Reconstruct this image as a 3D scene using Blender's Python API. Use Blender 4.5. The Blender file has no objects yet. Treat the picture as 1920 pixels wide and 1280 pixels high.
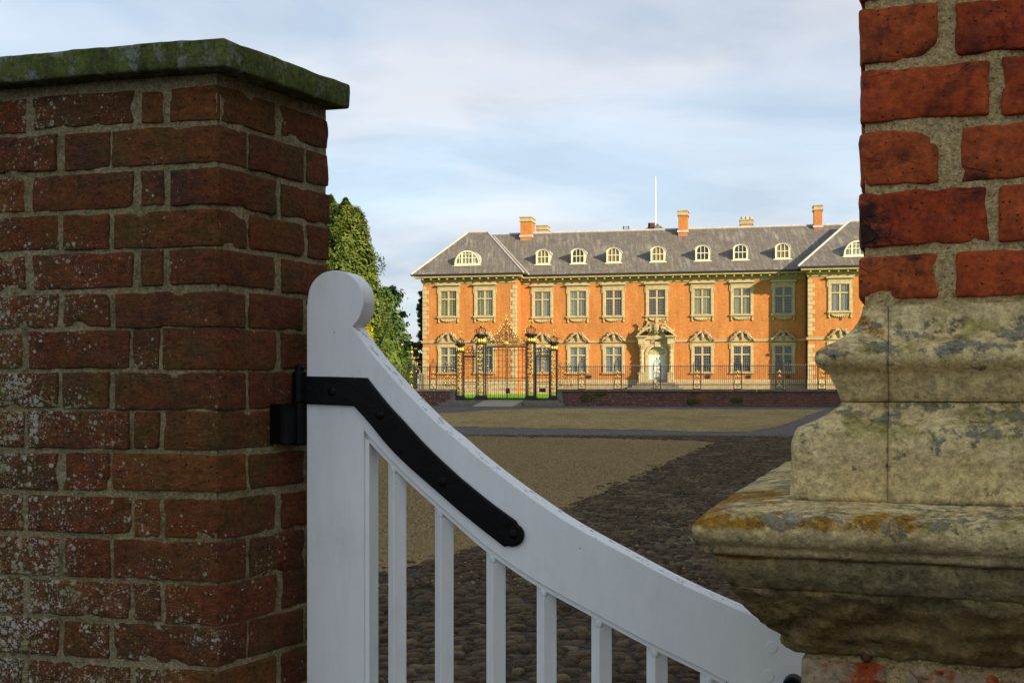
import bpy, bmesh, math, random
import numpy as np
from mathutils import Vector, Matrix, noise

# ------------------------------------------------------------------ camera, sky, sun, exposure
scene = bpy.context.scene
COL = scene.collection
EYE = 1.35                      # eye height above the paving at the camera
LENS = 40.0
F = LENS / 36.0 * 1920.0        # focal length in photograph pixels
HOR = 728.0                     # horizon row in the photograph
SUN_EL = math.radians(18.0)
SUN_AZ = math.radians(138.0)    # clockwise from +Y
EXPOSURE = 1.17

cam_d = bpy.data.cameras.new('camera')
cam_d.lens = LENS; cam_d.sensor_width = 36.0
cam_d.shift_y = (HOR - 640.0) / 1920.0
cam_d.clip_start = 0.05; cam_d.clip_end = 3000.0
cam = bpy.data.objects.new('camera', cam_d); COL.objects.link(cam)
cam.location = (0, 0, EYE); cam.rotation_euler = (math.radians(90), 0, 0)
scene.camera = cam

world = bpy.data.worlds.new('World'); scene.world = world; world.use_nodes = True
wn = world.node_tree; wn.nodes.clear()
def wnode(t, **k):
    n = wn.nodes.new(t)
    for a, b in k.items(): setattr(n, a, b)
    return n
sky = wnode('ShaderNodeTexSky', sky_type='NISHITA', sun_disc=False, sun_elevation=SUN_EL,
            sun_rotation=SUN_AZ, altitude=50.0, air_density=1.0, dust_density=0.6, ozone_density=1.0)
bg = wnode('ShaderNodeBackground'); bg.inputs['Strength'].default_value = 0.13
wout = wnode('ShaderNodeOutputWorld')
tc = wnode('ShaderNodeTexCoord')
sep = wnode('ShaderNodeSeparateXYZ'); wn.links.new(tc.outputs['Generated'], sep.inputs[0])
def wmath(op, a, b):
    n = wnode('ShaderNodeMath', operation=op)
    for i, v in enumerate((a, b)):
        if v is None: continue
        if isinstance(v, (int, float)): n.inputs[i].default_value = v
        else: wn.links.new(v, n.inputs[i])
    return n.outputs[0]
zz = wmath('ADD', wmath('MAXIMUM', sep.outputs['Z'], 0.0), 0.16)
comb = wnode('ShaderNodeCombineXYZ')
wn.links.new(wmath('DIVIDE', sep.outputs['X'], zz), comb.inputs[0])
wn.links.new(wmath('DIVIDE', sep.outputs['Y'], zz), comb.inputs[1])
n1 = wnode('ShaderNodeTexNoise'); n1.inputs['Scale'].default_value = 1.15; n1.inputs['Detail'].default_value = 9
n1.inputs['Roughness'].default_value = 0.56; n1.inputs['Distortion'].default_value = 0.25
mp = wnode('ShaderNodeMapping'); mp.inputs['Location'].default_value = (3.1, 7.4, 0); mp.inputs['Scale'].default_value = (0.8, 1.0, 1)
wn.links.new(comb.outputs[0], mp.inputs[0]); wn.links.new(mp.outputs[0], n1.inputs['Vector'])
cr = wnode('ShaderNodeValToRGB')
cr.color_ramp.elements[0].position = 0.36; cr.color_ramp.elements[0].color = (0.70, 0.70, 0.70, 1)
cr.color_ramp.elements[1].position = 0.66; cr.color_ramp.elements[1].color = (0.95, 0.95, 0.95, 1)
wn.links.new(n1.outputs['Fac'], cr.inputs[0])
cl = wnode('ShaderNodeValToRGB'); n2 = wnode('ShaderNodeTexNoise'); n2.inputs['Scale'].default_value = 1.9; n2.inputs['Detail'].default_value = 7; n2.inputs['Roughness'].default_value = 0.52; n2.inputs['Distortion'].default_value = 0.4
wn.links.new(mp.outputs[0], n2.inputs['Vector']); wn.links.new(n2.outputs['Fac'], cl.inputs[0])
cl.color_ramp.elements[0].position = 0.40; cl.color_ramp.elements[0].color = (0.52, 0.60, 0.715, 1)
cl.color_ramp.elements[1].position = 0.64; cl.color_ramp.elements[1].color = (0.785, 0.785, 0.825, 1)
clm = wnode('ShaderNodeVectorMath', operation='SCALE'); wn.links.new(cl.outputs[0], clm.inputs[0]); clm.inputs['Scale'].default_value = 3.45     # cloud lit by the sky, in sky units
mx = wnode('ShaderNodeMix', data_type='RGBA')
hz = wnode('ShaderNodeMapRange', interpolation_type='SMOOTHSTEP'); wn.links.new(sep.outputs['Z'], hz.inputs[0]); hz.inputs[1].default_value = 0.0; hz.inputs[2].default_value = 0.34; hz.inputs[3].default_value = 0.97; hz.inputs[4].default_value = 0.0     # thin haze low in the sky
wn.links.new(wmath('MAXIMUM', cr.outputs[0], hz.outputs[0]), mx.inputs['Factor'])
wn.links.new(sky.outputs[0], mx.inputs['A']); wn.links.new(clm.outputs[0], mx.inputs['B'])
wn.links.new(mx.outputs['Result'], bg.inputs['Color']); wn.links.new(bg.outputs[0], wout.inputs['Surface'])

sun_d = bpy.data.lights.new('sun', 'SUN'); sun_d.energy = 4.1; sun_d.angle = math.radians(0.53)
sun_d.color = (1.0, 0.80, 0.52)
sun = bpy.data.objects.new('sun', sun_d); COL.objects.link(sun)
TOSUN = Vector((math.sin(SUN_AZ) * math.cos(SUN_EL), math.cos(SUN_AZ) * math.cos(SUN_EL), math.sin(SUN_EL)))
sun.rotation_euler = TOSUN.to_track_quat('Z', 'Y').to_euler()
sun.location = TOSUN * 200

vs = scene.view_settings
vs.view_transform = 'Standard'; vs.look = 'None'; vs.gamma = 1.0; vs.use_curve_mapping = False
vs.exposure = EXPOSURE

# ------------------------------------------------------------------ helpers
random.seed(7)
class MB:
    """collects shapes for one mesh"""
    def __init__(s): s.v = []; s.f = []
    def add(s, vs, fs):
        o = len(s.v); s.v.extend(vs); s.f.extend([tuple(i + o for i in f) for f in fs]); return s
    def box(s, x0, x1, y0, y1, z0, z1):
        return s.add([(x0,y0,z0),(x1,y0,z0),(x1,y1,z0),(x0,y1,z0),(x0,y0,z1),(x1,y0,z1),(x1,y1,z1),(x0,y1,z1)],
                     [(0,3,2,1),(4,5,6,7),(0,1,5,4),(1,2,6,5),(2,3,7,6),(3,0,4,7)])
    def prism(s, poly, y0, y1):
        """polygon in (x,z), counter-clockwise seen from -y, extruded along y"""
        n = len(poly)
        vs = [(x, y0, z) for x, z in poly] + [(x, y1, z) for x, z in poly]
        fs = [tuple(range(n)), tuple(range(2*n-1, n-1, -1))]
        for i in range(n):
            j = (i + 1) % n; fs.append((j, i, n + i, n + j))
        return s.add(vs, fs)
    def tube(s, pts, r, n=4, r1=None):
        pts = [Vector(p) for p in pts]; m = len(pts)
        vs = []; fs = []
        for i, p in enumerate(pts):
            d = (pts[min(i+1, m-1)] - pts[max(i-1, 0)])
            if d.length < 1e-9: d = Vector((0, 0, 1))
            d.normalize()
            a = d.cross(Vector((0, 1, 0)) if abs(d.y) < 0.9 else Vector((1, 0, 0))); a.normalize()
            b = d.cross(a)
            rr = r if r1 is None else r + (r1 - r) * i / max(1, m - 1)
            for k in range(n):
                t = 2 * math.pi * (k + .5) / n
                vs.append(tuple(p + (a * math.cos(t) + b * math.sin(t)) * rr))
        for i in range(m - 1):
            for k in range(n):
                k2 = (k + 1) % n
                fs.append((i*n+k, i*n+k2, (i+1)*n+k2, (i+1)*n+k))
        fs.append(tuple(range(n - 1, -1, -1))); fs.append(tuple((m-1)*n + k for k in range(n)))
        return s.add(vs, fs)
    def lathe(s, prof, cx, cy, n=12):
        vs = []; fs = []
        for r, z in prof:
            for k in range(n):
                t = 2 * math.pi * k / n; vs.append((cx + r*math.cos(t), cy + r*math.sin(t), z))
        for i in range(len(prof) - 1):
            for k in range(n):
                k2 = (k+1) % n; fs.append((i*n+k, i*n+k2, (i+1)*n+k2, (i+1)*n+k))
        fs.append(tuple(range(n-1, -1, -1))); fs.append(tuple((len(prof)-1)*n + k for k in range(n)))
        return s.add(vs, fs)
    def ball(s, c, r, nu=7, nv=5, rot=0.0):
        if isinstance(r, (int, float)): r = (r, r, r)
        vs = [(0, 0, 1)]; fs = []
        for j in range(1, nv):
            a = math.pi * j / nv
            for i in range(nu):
                t = 2*math.pi*i/nu; vs.append((math.sin(a)*math.cos(t), math.sin(a)*math.sin(t), math.cos(a)))
        vs.append((0, 0, -1)); L = len(vs) - 1
        for i in range(nu):
            fs.append((0, 1+i, 1+(i+1) % nu)); fs.append((L, 1+(nv-2)*nu+(i+1) % nu, 1+(nv-2)*nu+i))
        for j in range(nv-2):
            for i in range(nu):
                a = 1+j*nu+i; b = 1+j*nu+(i+1) % nu; fs.append((a, a+nu, b+nu, b))
        cs, sn = math.cos(rot), math.sin(rot)
        out = []
        for x, y, z in vs:
            x, y, z = x*r[0], y*r[1], z*r[2]
            out.append((c[0] + x*cs - z*sn, c[1] + y, c[2] + x*sn + z*cs))
        return s.add(out, fs)
    def mesh(s, name, smooth=False, fix=False):
        me = bpy.data.meshes.new(name); me.from_pydata([tuple(v) for v in s.v], [], s.f)
        if fix:
            bm = bmesh.new(); bm.from_mesh(me); bmesh.ops.recalc_face_normals(bm, faces=bm.faces); bm.to_mesh(me); bm.free()
        if smooth: me.polygons.foreach_set('use_smooth', [True] * len(me.polygons))
        me.update(); return me
    def obj(s, name, mat, parent=None, smooth=False, fix=False, loc=None, bevel=0):
        me = s.mesh(name, smooth, fix)
        if bevel:
            bm = bmesh.new(); bm.from_mesh(me)
            bmesh.ops.recalc_face_normals(bm, faces=bm.faces)
            ed = [e for e in bm.edges if e.is_manifold and e.calc_face_angle(0) > 0.6]
            bmesh.ops.bevel(bm, geom=ed, offset=bevel, segments=2, affect='EDGES', profile=0.6, clamp_overlap=True)
            bm.to_mesh(me); bm.free()
        return link(name, me, mat, parent, loc)
def link(name, me, mat, parent=None, loc=None):
    o = bpy.data.objects.new(name, me); COL.objects.link(o)
    if mat is not None and me is not None and not me.materials: me.materials.append(mat)
    if parent is not None: o.parent = parent
    if loc is not None: o.location = loc
    return o
def empty(name, loc, rz=0.0):
    o = bpy.data.objects.new(name, None); COL.objects.link(o); o.location = loc; o.rotation_euler = (0, 0, rz)
    o.empty_display_size = 0.2; return o
def tag(o, label=None, cat=None, group=None, kind=None):
    if label: o['label'] = label
    if cat: o['category'] = cat
    if group: o['group'] = group
    if kind: o['kind'] = kind
    return o
def copy_tree(o, parent=None):
    c = o.copy(); COL.objects.link(c); c.parent = parent
    for ch in list(o.children): copy_tree(ch, c)
    return c

class Plane:
    """a vertical plane in the place: origin O, x axis turned by -ang; finds where a sight line meets it"""
    def __init__(s, ox, oy, ang):
        s.o = (ox, oy); a = math.radians(ang); s.a = a
        s.u = (math.cos(a), -math.sin(a)); s.w = (math.sin(a), math.cos(a))
    def x(s, px, t=0.0):
        r = (px - 960.0) / F
        return (r*(s.o[1] + t*s.w[1]) - s.o[0] - t*s.w[0]) / (s.u[0] - r*s.u[1])
    def depth(s, x, t=0.0): return s.o[1] + x*s.u[1] + t*s.w[1]
    def xz(s, px, py, t=0.0):
        x = s.x(px, t); return x, EYE + (HOR - py) / F * s.depth(x, t)
    def world(s, x, t): return (s.o[0] + x*s.u[0] + t*s.w[0], s.o[1] + x*s.u[1] + t*s.w[1])
def zat(py, d): return EYE + (HOR - py) / F * d
def ground_z(y): return 0.0079 * y
def ground_pt(px, py):
    d = EYE * F / ((py - HOR) + 0.0079 * F)
    return ((px - 960.0) / F * d, d)

# ------------------------------------------------------------------ materials
class M:
    def __init__(s, name, rough=0.8, spec=0.3, metallic=0.0):
        s.mat = bpy.data.materials.new(name); s.mat.use_nodes = True
        s.nt = s.mat.node_tree; s.nt.nodes.clear()
        s.out = s.nt.nodes.new('ShaderNodeOutputMaterial'); s.b = s.nt.nodes.new('ShaderNodeBsdfPrincipled')
        s.nt.links.new(s.b.outputs[0], s.out.inputs[0])
        s.b.inputs['Roughness'].default_value = rough; s.b.inputs['Specular IOR Level'].default_value = spec
        s.b.inputs['Metallic'].default_value = metallic
        s._pos = None
    def n(s, t, **k):
        n = s.nt.nodes.new(t)
        for a, b in k.items(): setattr(n, a, b)
        return n
    def set(s, n, key, v):
        i = n.inputs[key]
        if isinstance(v, bpy.types.NodeSocket): s.nt.links.new(v, i)
        elif isinstance(v, tuple) and len(v) == 3 and i.type == 'RGBA': i.default_value = (*v, 1)
        else: i.default_value = v
    def pos(s, kind='world'):
        if kind == 'world': return s.n('ShaderNodeNewGeometry').outputs['Position']
        return s.n('ShaderNodeTexCoord').outputs['Object']
    def rnd(s): return s.n('ShaderNodeObjectInfo').outputs['Random']
    def mapv(s, v, scale=(1,1,1), loc=(0,0,0)):
        m = s.n('ShaderNodeMapping'); s.set(m, 'Vector', v); m.inputs['Scale'].default_value = scale; m.inputs['Location'].default_value = loc
        return m.outputs[0]
    def noise(s, v, scale, detail=4, rough=0.55, dist=0.0, color=False):
        n = s.n('ShaderNodeTexNoise'); s.set(n, 'Vector', v); n.inputs['Scale'].default_value = scale
        n.inputs['Detail'].default_value = detail; n.inputs['Roughness'].default_value = rough; n.inputs['Distortion'].default_value = dist
        return n.outputs['Color' if color else 'Fac']
    def voro(s, v, scale, out='Distance', feature='F1', rnd=1.0):
        n = s.n('ShaderNodeTexVoronoi', feature=feature); s.set(n, 'Vector', v); n.inputs['Scale'].default_value = scale
        n.inputs['Randomness'].default_value = rnd; return n.outputs[out]
    def ramp(s, f, stops, interp='LINEAR'):
        n = s.n('ShaderNodeValToRGB'); n.color_ramp.interpolation = interp; s.set(n, 0, f)
        e = n.color_ramp.elements
        while len(e) < len(stops): e.new(0.5)
        for i, (p, c) in enumerate(stops):
            e[i].position = p; e[i].color = (c, c, c, 1) if isinstance(c, (int, float)) else (*c, 1)
        return n.outputs[0]
    def mix(s, f, a, b, mode='MIX'):
        n = s.n('ShaderNodeMix', data_type='RGBA', blend_type=mode)
        s.set(n, 'Factor', f)
        for k, v in (('A', a), ('B', b)):
            i = [q for q in n.inputs if q.name == k and q.type == 'RGBA'][0]
            if isinstance(v, tuple): i.default_value = (*v, 1)
            else: s.nt.links.new(v, i)
        return [o for o in n.outputs if o.type == 'RGBA'][0]
    def math(s, op, a, b=None, c=None, clamp=False):
        n = s.n('ShaderNodeMath', operation=op, use_clamp=clamp)
        for i, v in enumerate((a, b, c)):
            if v is not None: s.set(n, i, v)
        return n.outputs[0]
    def sepx(s, v):
        n = s.n('ShaderNodeSeparateXYZ'); s.set(n, 0, v); return n.outputs
    def comb(s, x, y, z):
        n = s.n('ShaderNodeCombineXYZ')
        for i, v in enumerate((x, y, z)): s.set(n, i, v)
        return n.outputs[0]
    def speck(s, c, p, scale, amt, detail=6):
        f = s.noise(p, scale, detail, 0.8); k = s.ramp(f, [(0.36, 1-amt), (0.64, 1+amt)]); return s.mix(1.0, c, k, 'MULTIPLY')
    def nz(s): return s.sepx(s.n('ShaderNodeNewGeometry').outputs['Normal'])['Z']
    def bump(s, h, strength=0.5, dist=0.01):
        n = s.n('ShaderNodeBump'); s.set(n, 'Height', h); n.inputs['Strength'].default_value = strength; n.inputs['Distance'].default_value = dist
        s.nt.links.new(n.outputs[0], s.b.inputs['Normal']); return s
    def col(s, c): s.set(s.b, 'Base Color', c); return s
    def rough(s, c): s.set(s.b, 'Roughness', c); return s

def mat_plain(name, c, rough=0.7, spec=0.3, metallic=0.0, var=0.0, scale=20.0, bump=0.0):
    m = M(name, rough, spec, metallic)
    if var or bump:
        f = m.noise(m.pos(), scale, 5, 0.6)
        if var: m.col(m.mix(m.ramp(f, [(0.3, 0.0), (0.7, 1.0)]), tuple(x*(1-var) for x in c), tuple(min(1, x*(1+var)) for x in c)))
        else: m.col(c)
        if bump: m.bump(f, bump, 0.3/scale)
    else: m.col(c)
    return m.mat

def mat_old_brick():
    m = M('old_brick', 0.9, 0.15); p = m.pos(); r = m.rnd()
    base = m.ramp(r, [(0.0, (0.115, 0.038, 0.015)), (0.3, (0.160, 0.040, 0.014)), (0.55, (0.195, 0.050, 0.017)), (0.75, (0.115, 0.042, 0.017)), (0.92, (0.26, 0.088, 0.020)), (1.0, (0.080, 0.036, 0.018))])
    n = m.noise(m.mapv(p, (1, 1, 1.6)), 30, 8, 0.72)
    c = m.mix(m.ramp(n, [(0.36, 0.0), (0.64, 1.0)]), m.mix(0.68, base, (0.045, 0.027, 0.015)), m.mix(0.4, base, (0.24, 0.075, 0.026)))
    # green-brown film
    g = m.ramp(m.noise(p, 9.0, 6, 0.65), [(0.44, 0.0), (0.64, 0.58)])
    c = m.mix(g, c, (0.078, 0.062, 0.018))
    soot = m.ramp(m.noise(m.mapv(p, (1, 1, 1), (5, 2, 3)), 9, 5, 0.6), [(0.55, 0.0), (0.72, 0.6)])
    c = m.mix(soot, c, (0.045, 0.03, 0.022))
    # lichen spots, thicker away from the corner and lower down
    xyz = m.sepx(p)
    away = m.math('MULTIPLY_ADD', xyz['X'], -1.25, -0.47)          # grows to the left
    low = m.math('MULTIPLY_ADD', xyz['Z'], -0.33, 0.46)
    dens = m.math('ADD', away, low)
    dens = m.math('ADD', dens, m.math('MULTIPLY_ADD', m.noise(p, 7, 5, 0.65), 2.6, -1.28))
    dens = m.math('MAXIMUM', m.math('MINIMUM', dens, 1.0), 0.0)
    wob = m.n('ShaderNodeVectorMath', operation='MULTIPLY_ADD'); m.set(wob, 0, m.noise(p, 130, 3, 0.6, color=True)); wob.inputs[1].default_value = (0.009,)*3; m.set(wob, 2, p)
    for sc, rad in ((85.0, 0.40), (170.0, 0.36), (330.0, 0.34)):
        v = m.voro(wob.outputs[0], sc); cc = m.sepx(m.voro(wob.outputs[0], sc, 'Color'))['X']
        size = m.math('MULTIPLY', m.math('SUBTRACT', m.math('MULTIPLY', dens, 1.25), cc), rad*1.3)
        k = m.math('MULTIPLY', m.math('SUBTRACT', size, v), 14.0, clamp=True)
        tone = m.ramp(m.noise(m.mapv(p, (1, 1, 1), (3, 1, sc)), 22, 2), [(0.40, (0.27, 0.28, 0.11)), (0.56, (0.50, 0.50, 0.41))])
        c = m.mix(m.math('MULTIPLY', k, 0.72), c, tone)
    ov = m.voro(p, 11); c = m.mix(m.ramp(ov, [(0.05, 0.9), (0.075, 0.0)]), c, c)
    pit = m.ramp(m.voro(m.mapv(p, (1, 1, 1), (9, 9, 9)), 62), [(0.08, 0.8), (0.16, 0.0)])
    c = m.mix(m.math('MULTIPLY', pit, 0.6), c, (0.03, 0.02, 0.015))
    m.col(m.speck(c, p, 110, .38))
    h = m.math('ADD', m.math('MULTIPLY', m.noise(p, 210, 4, 0.7), 0.5), m.noise(m.mapv(p, (1, 1, 2.2)), 50, 5, 0.6))
    m.bump(m.math('SUBTRACT', h, pit), 1.0, 0.006); return m.mat

def mat_red_brick(name='red_brick', smear=0.0):
    m = M(name, 0.85, 0.2); p = m.pos(); r = m.rnd()
    base = m.ramp(r, [(0.0, (0.30, 0.036, 0.010)), (0.35, (0.40, 0.060, 0.014)), (0.7, (0.46, 0.095, 0.022)), (1.0, (0.32, 0.050, 0.015))])
    n = m.noise(p, 30, 6, 0.65)
    c = m.mix(m.ramp(n, [(0.32, 0.0), (0.7, 1.0)]), m.mix(0.35, base, (0.10, 0.02, 0.012)), m.mix(0.4, base, (0.48, 0.12, 0.03)))
    burn = m.math('MULTIPLY', m.ramp(m.noise(m.mapv(p, (1, 1, 1.5), (2, 7, 1)), 20, 6, 0.68), [(0.49, 0.0), (0.60, 1.0)]), m.ramp(m.noise(p, 9, 3), [(0.42, 0.1), (0.62, 0.95)]))
    c = m.mix(burn, c, (0.028, 0.015, 0.013))
    pit = m.ramp(m.math('ADD', m.voro(p, 95), m.math('MULTIPLY', m.noise(p, 12, 2), 0.28)), [(0.22, 1.0), (0.29, 0.0)])
    c = m.mix(m.math('MULTIPLY', pit, 0.75), c, (0.05, 0.014, 0.01))
    if smear: c = m.mix(m.ramp(m.noise(m.mapv(p, (1, 1, 1.4), (6, 1, 2)), 16, 7, 0.72), [(0.44, 0.0), (0.52, smear)]), c, m.mix(m.noise(p, 90, 4), (0.20, 0.155, 0.085), (0.48, 0.40, 0.26)))
    m.col(m.speck(c, p, 85, .42))
    crack = m.ramp(m.voro(m.mapv(p, (1, 1, 1.8), (1, 1, 1)), 17, feature='DISTANCE_TO_EDGE'), [(0.0, 1.0), (0.02, 0.0)])
    crack = m.math('MULTIPLY', crack, m.ramp(m.noise(p, 9, 2), [(0.52, 0.0), (0.6, 1.0)]))
    h = m.math('ADD', m.math('MULTIPLY', m.noise(p, 180, 4, 0.7), 0.4), m.noise(p, 42, 6, 0.62))
    h = m.math('SUBTRACT', h, m.math('ADD', m.math('MULTIPLY', pit, 0.8), crack))
    m.bump(h, 0.8, 0.004); return m.mat

def mat_mortar(name, c0, c1, green=0.0):
    m = M(name, 0.95, 0.1); p = m.pos()
    c = m.mix(m.ramp(m.noise(p, 60, 6, 0.7), [(0.3, 0.0), (0.7, 1.0)]), c0, c1)
    grit = m.ramp(m.voro(p, 420), [(0.1, 1.0), (0.35, 0.0)])
    c = m.mix(m.math('MULTIPLY', grit, 0.5), c, tuple(min(1, x*1.8) for x in c1))
    dk = m.ramp(m.voro(m.mapv(p, (1,1,1), (3,3,3)), 130), [(0.1, 0.8), (0.22, 0.0)])
    c = m.mix(m.math('MULTIPLY', dk, 0.38), c, tuple(x*0.3 for x in c0))
    if green:
        c = m.mix(m.math('MULTIPLY', m.ramp(m.noise(p, 5, 4, 0.6), [(0.42, 0.0), (0.65, 1.0)]), green), c, (0.17, 0.165, 0.055))
        c = m.mix(m.ramp(m.noise(m.mapv(p, (1,1,1), (6,6,6)), 11, 5, 0.7), [(0.56, 0.0), (0.7, 0.7)]), c, (0.07, 0.06, 0.045))
    m.col(m.speck(c, p, 170, .5))
    h = m.math('ADD', m.noise(p, 300, 4, 0.75), m.math('MULTIPLY', m.noise(p, 70, 4, 0.6), 1.2))
    m.bump(m.math('SUBTRACT', h, dk), 1.0, 0.009); return m.mat

def mat_coping():
    m = M('mossy_coping', 0.95, 0.1); p = m.pos()
    st = m.mapv(p, (1, 1, 0.35))
    c = m.mix(m.ramp(m.noise(st, 18, 6, 0.65), [(0.38, 0.0), (0.62, 1.0)]), (0.060, 0.072, 0.022), (0.125, 0.150, 0.040))
    grey = m.ramp(m.noise(m.mapv(p, (1, 1, .6), (4, 4, 4)), 22, 8, 0.78, 0.2), [(0.52, 0.0), (0.57, 0.85)])
    c = m.mix(grey, c, m.mix(m.noise(p, 90, 4), (0.13, 0.15, 0.11), (0.27, 0.29, 0.23)))
    dk = m.ramp(m.noise(m.mapv(p, (1, 1, 1), (8, 1, 4)), 40, 5, 0.7), [(0.55, 0.0), (0.7, 0.7)])
    c = m.mix(dk, c, (0.035, 0.036, 0.02))
    m.col(m.speck(c, p, 110, .4)); m.bump(m.math('ADD', m.noise(p, 160, 5, 0.7), m.noise(p, 35, 4)), 0.8, 0.005); return m.mat

def mat_plinth_stone():
    m = M('plinth_stone', 0.92, 0.12); p = m.pos(); nz = m.nz(); xyz = m.sepx(p)
    c = m.mix(m.ramp(m.noise(p, 14, 7, 0.65), [(0.3, 0.0), (0.7, 1.0)]), (0.80, 0.60, 0.25), (0.94, 0.755, 0.39))
    c = m.mix(m.ramp(m.noise(m.mapv(p, (1, 1, 2.5), (2, 2, 2)), 40, 6, 0.7), [(0.54, 0.0), (0.80, 0.6)]), c, (0.33, 0.25, 0.115))
    # grime sits on the lower courses of the old base, less on the upper block
    zz = m.math('ADD', xyz['Z'], m.math('MULTIPLY_ADD', m.noise(p, 9, 5, 0.6), 0.06, -0.03))
    low = m.math('MULTIPLY', m.math('SUBTRACT', 1.222, zz), 12.0, clamp=True)
    gr = m.mix(m.ramp(m.noise(p, 55, 6, 0.72), [(0.35, 0.0), (0.65, 1.0)]), (0.085, 0.074, 0.034), (0.34, 0.27, 0.135))
    c = m.mix(m.math('MULTIPLY', low, 0.88), c, gr)
    rock = m.math('MULTIPLY', m.math('SUBTRACT', 1.131, zz), 30.0, clamp=True)
    rk = m.mix(m.ramp(m.noise(p, 16, 6, 0.65), [(0.35, 0.0), (0.68, 1.0)]), (0.17, 0.105, 0.032), (0.46, 0.34, 0.13))
    c = m.mix(m.math('MULTIPLY', rock, 0.85), c, rk)
    olive = m.ramp(m.noise(m.mapv(p, (1,1,1), (9, 3, 1)), 8, 5, 0.65), [(0.58, 0.0), (0.74, 0.45)])
    c = m.mix(olive, c, (0.28, 0.22, 0.075))
    # crusty grey lichen, then dark crust, then orange and yellow growth on ledges
    ledge = m.math('MULTIPLY', m.math('SUBTRACT', nz, 0.05), 2.2, clamp=True)
    gn = m.noise(m.mapv(p, (1,1,1), (5, 5, 5)), 26, 7, 0.75)
    gk = m.math('MULTIPLY', m.math('SUBTRACT', m.math('ADD', gn, m.math('MULTIPLY', ledge, 0.10)), 0.615), 20.0, clamp=True)
    c = m.mix(m.math('MULTIPLY', gk, 0.85), c, m.mix(m.noise(p, 140, 4), (0.12, 0.125, 0.10), (0.42, 0.42, 0.36)))
    dn = m.noise(m.mapv(p, (1,1,1), (1, 8, 2)), 34, 6, 0.7)
    c = m.mix(m.ramp(dn, [(0.61, 0.0), (0.69, 0.85)]), c, (0.055, 0.05, 0.038))
    yn = m.noise(m.mapv(p, (1,1,1), (7, 2, 6)), 15, 6, 0.7)
    yk = m.math('MULTIPLY', m.ramp(yn, [(0.53, 0.0), (0.60, 1.0)]), ledge)
    c = m.mix(m.math('MULTIPLY', yk, 0.6), c, (0.33, 0.29, 0.05))
    on = m.noise(m.mapv(p, (1,1,1), (3, 12, 6)), 11, 7, 0.72)
    left = m.math('MULTIPLY_ADD', xyz['X'], -1.1, 0.36)
    ok = m.math('MULTIPLY', m.math('SUBTRACT', m.math('ADD', m.math('ADD', on, left), m.math('MULTIPLY', ledge, 0.14)), 0.64), 14.0, clamp=True)
    ok = m.math('MULTIPLY', ok, m.math('MULTIPLY', m.math('SUBTRACT', nz, 0.12), 5.0, clamp=True))
    c = m.mix(m.math('MULTIPLY', ok, 0.92), c, m.mix(m.noise(p, 120, 3), (0.30, 0.13, 0.012), (0.50, 0.26, 0.02)))
    sp = m.math('MULTIPLY', m.ramp(m.voro(m.mapv(p, (1,1,1), (2, 2, 2.03)), 13.0), [(0.10, 1.0), (0.125, 0.0)]), low)
    c = m.mix(m.math('MULTIPLY', sp, m.ramp(m.noise(p, 6, 1), [(0.5, 0.0), (0.55, 0.9)])), c, (0.46, 0.22, 0.02))
    c = m.speck(c, p, 34, .22); m.col(m.speck(c, p, 120, .38))
    h = m.math('ADD', m.noise(p, 230, 5, 0.75), m.math('MULTIPLY', m.noise(p, 45, 6, 0.65), 1.5))
    h = m.math('ADD', h, m.math('MULTIPLY', gk, 0.9))
    m.bump(h, 0.85, 0.008); return m.mat

def mat_white_paint():
    m = M('white_gate_paint', 0.42, 0.35); p = m.pos()
    c = m.mix(m.ramp(m.noise(p, 5, 5, 0.6), [(0.3, 0.0), (0.7, 1.0)]), (0.82, 0.84, 0.82), (0.88, 0.895, 0.875))
    chip = m.math('MULTIPLY', m.ramp(m.noise(p, 75, 3, 0.6), [(0.715, 0.0), (0.73, 1.0)]), m.ramp(m.noise(p, 6, 2), [(0.45, 0.0), (0.55, 1.0)]))
    top = m.math('GREATER_THAN', m.nz(), 0.45)
    chip2 = m.math('MULTIPLY', m.ramp(m.noise(m.mapv(p, (1, 1, 1), (4, 3, 2)), 48, 6, 0.75), [(0.585, 0.0), (0.60, 1.0)]), top)
    c = m.speck(c, m.mapv(p, (1, 1, .18)), 26, .035); c = m.mix(m.ramp(m.noise(m.mapv(p, (1, 1, .5), (2, 2, 2)), 11, 6, .7), [(.54, 0.0), (.74, .28)]), c, (.56, .57, .50))
    c = m.mix(m.math('MULTIPLY', chip2, 0.8), c, m.mix(m.noise(p, 200, 2), (0.10, 0.085, 0.08), (0.42, 0.36, 0.36)))
    c = m.mix(m.math('MULTIPLY', chip, 0.6), c, (0.28, 0.24, 0.2))
    m.col(c)
    br = m.math('ADD', m.noise(m.mapv(p, (60, 60, 4)), 6, 4, 0.6), m.math('MULTIPLY', m.noise(p, 30, 4), 0.6))
    m.bump(m.math('SUBTRACT', br, m.math('ADD', chip, chip2)), 0.16, 0.003); return m.mat

def mat_black_paint():
    m = M('black_gloss_paint', 0.3, 0.13); p = m.pos()
    m.col((0.004, 0.004, 0.0045))
    m.rough(m.ramp(m.noise(p, 30, 4), [(0.3, 0.24), (0.7, 0.5)]))
    m.bump(m.math('ADD', m.noise(p, 55, 5, 0.65), m.math('MULTIPLY', m.noise(p, 240, 3), 0.3)), 0.35, 0.003); return m.mat

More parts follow.
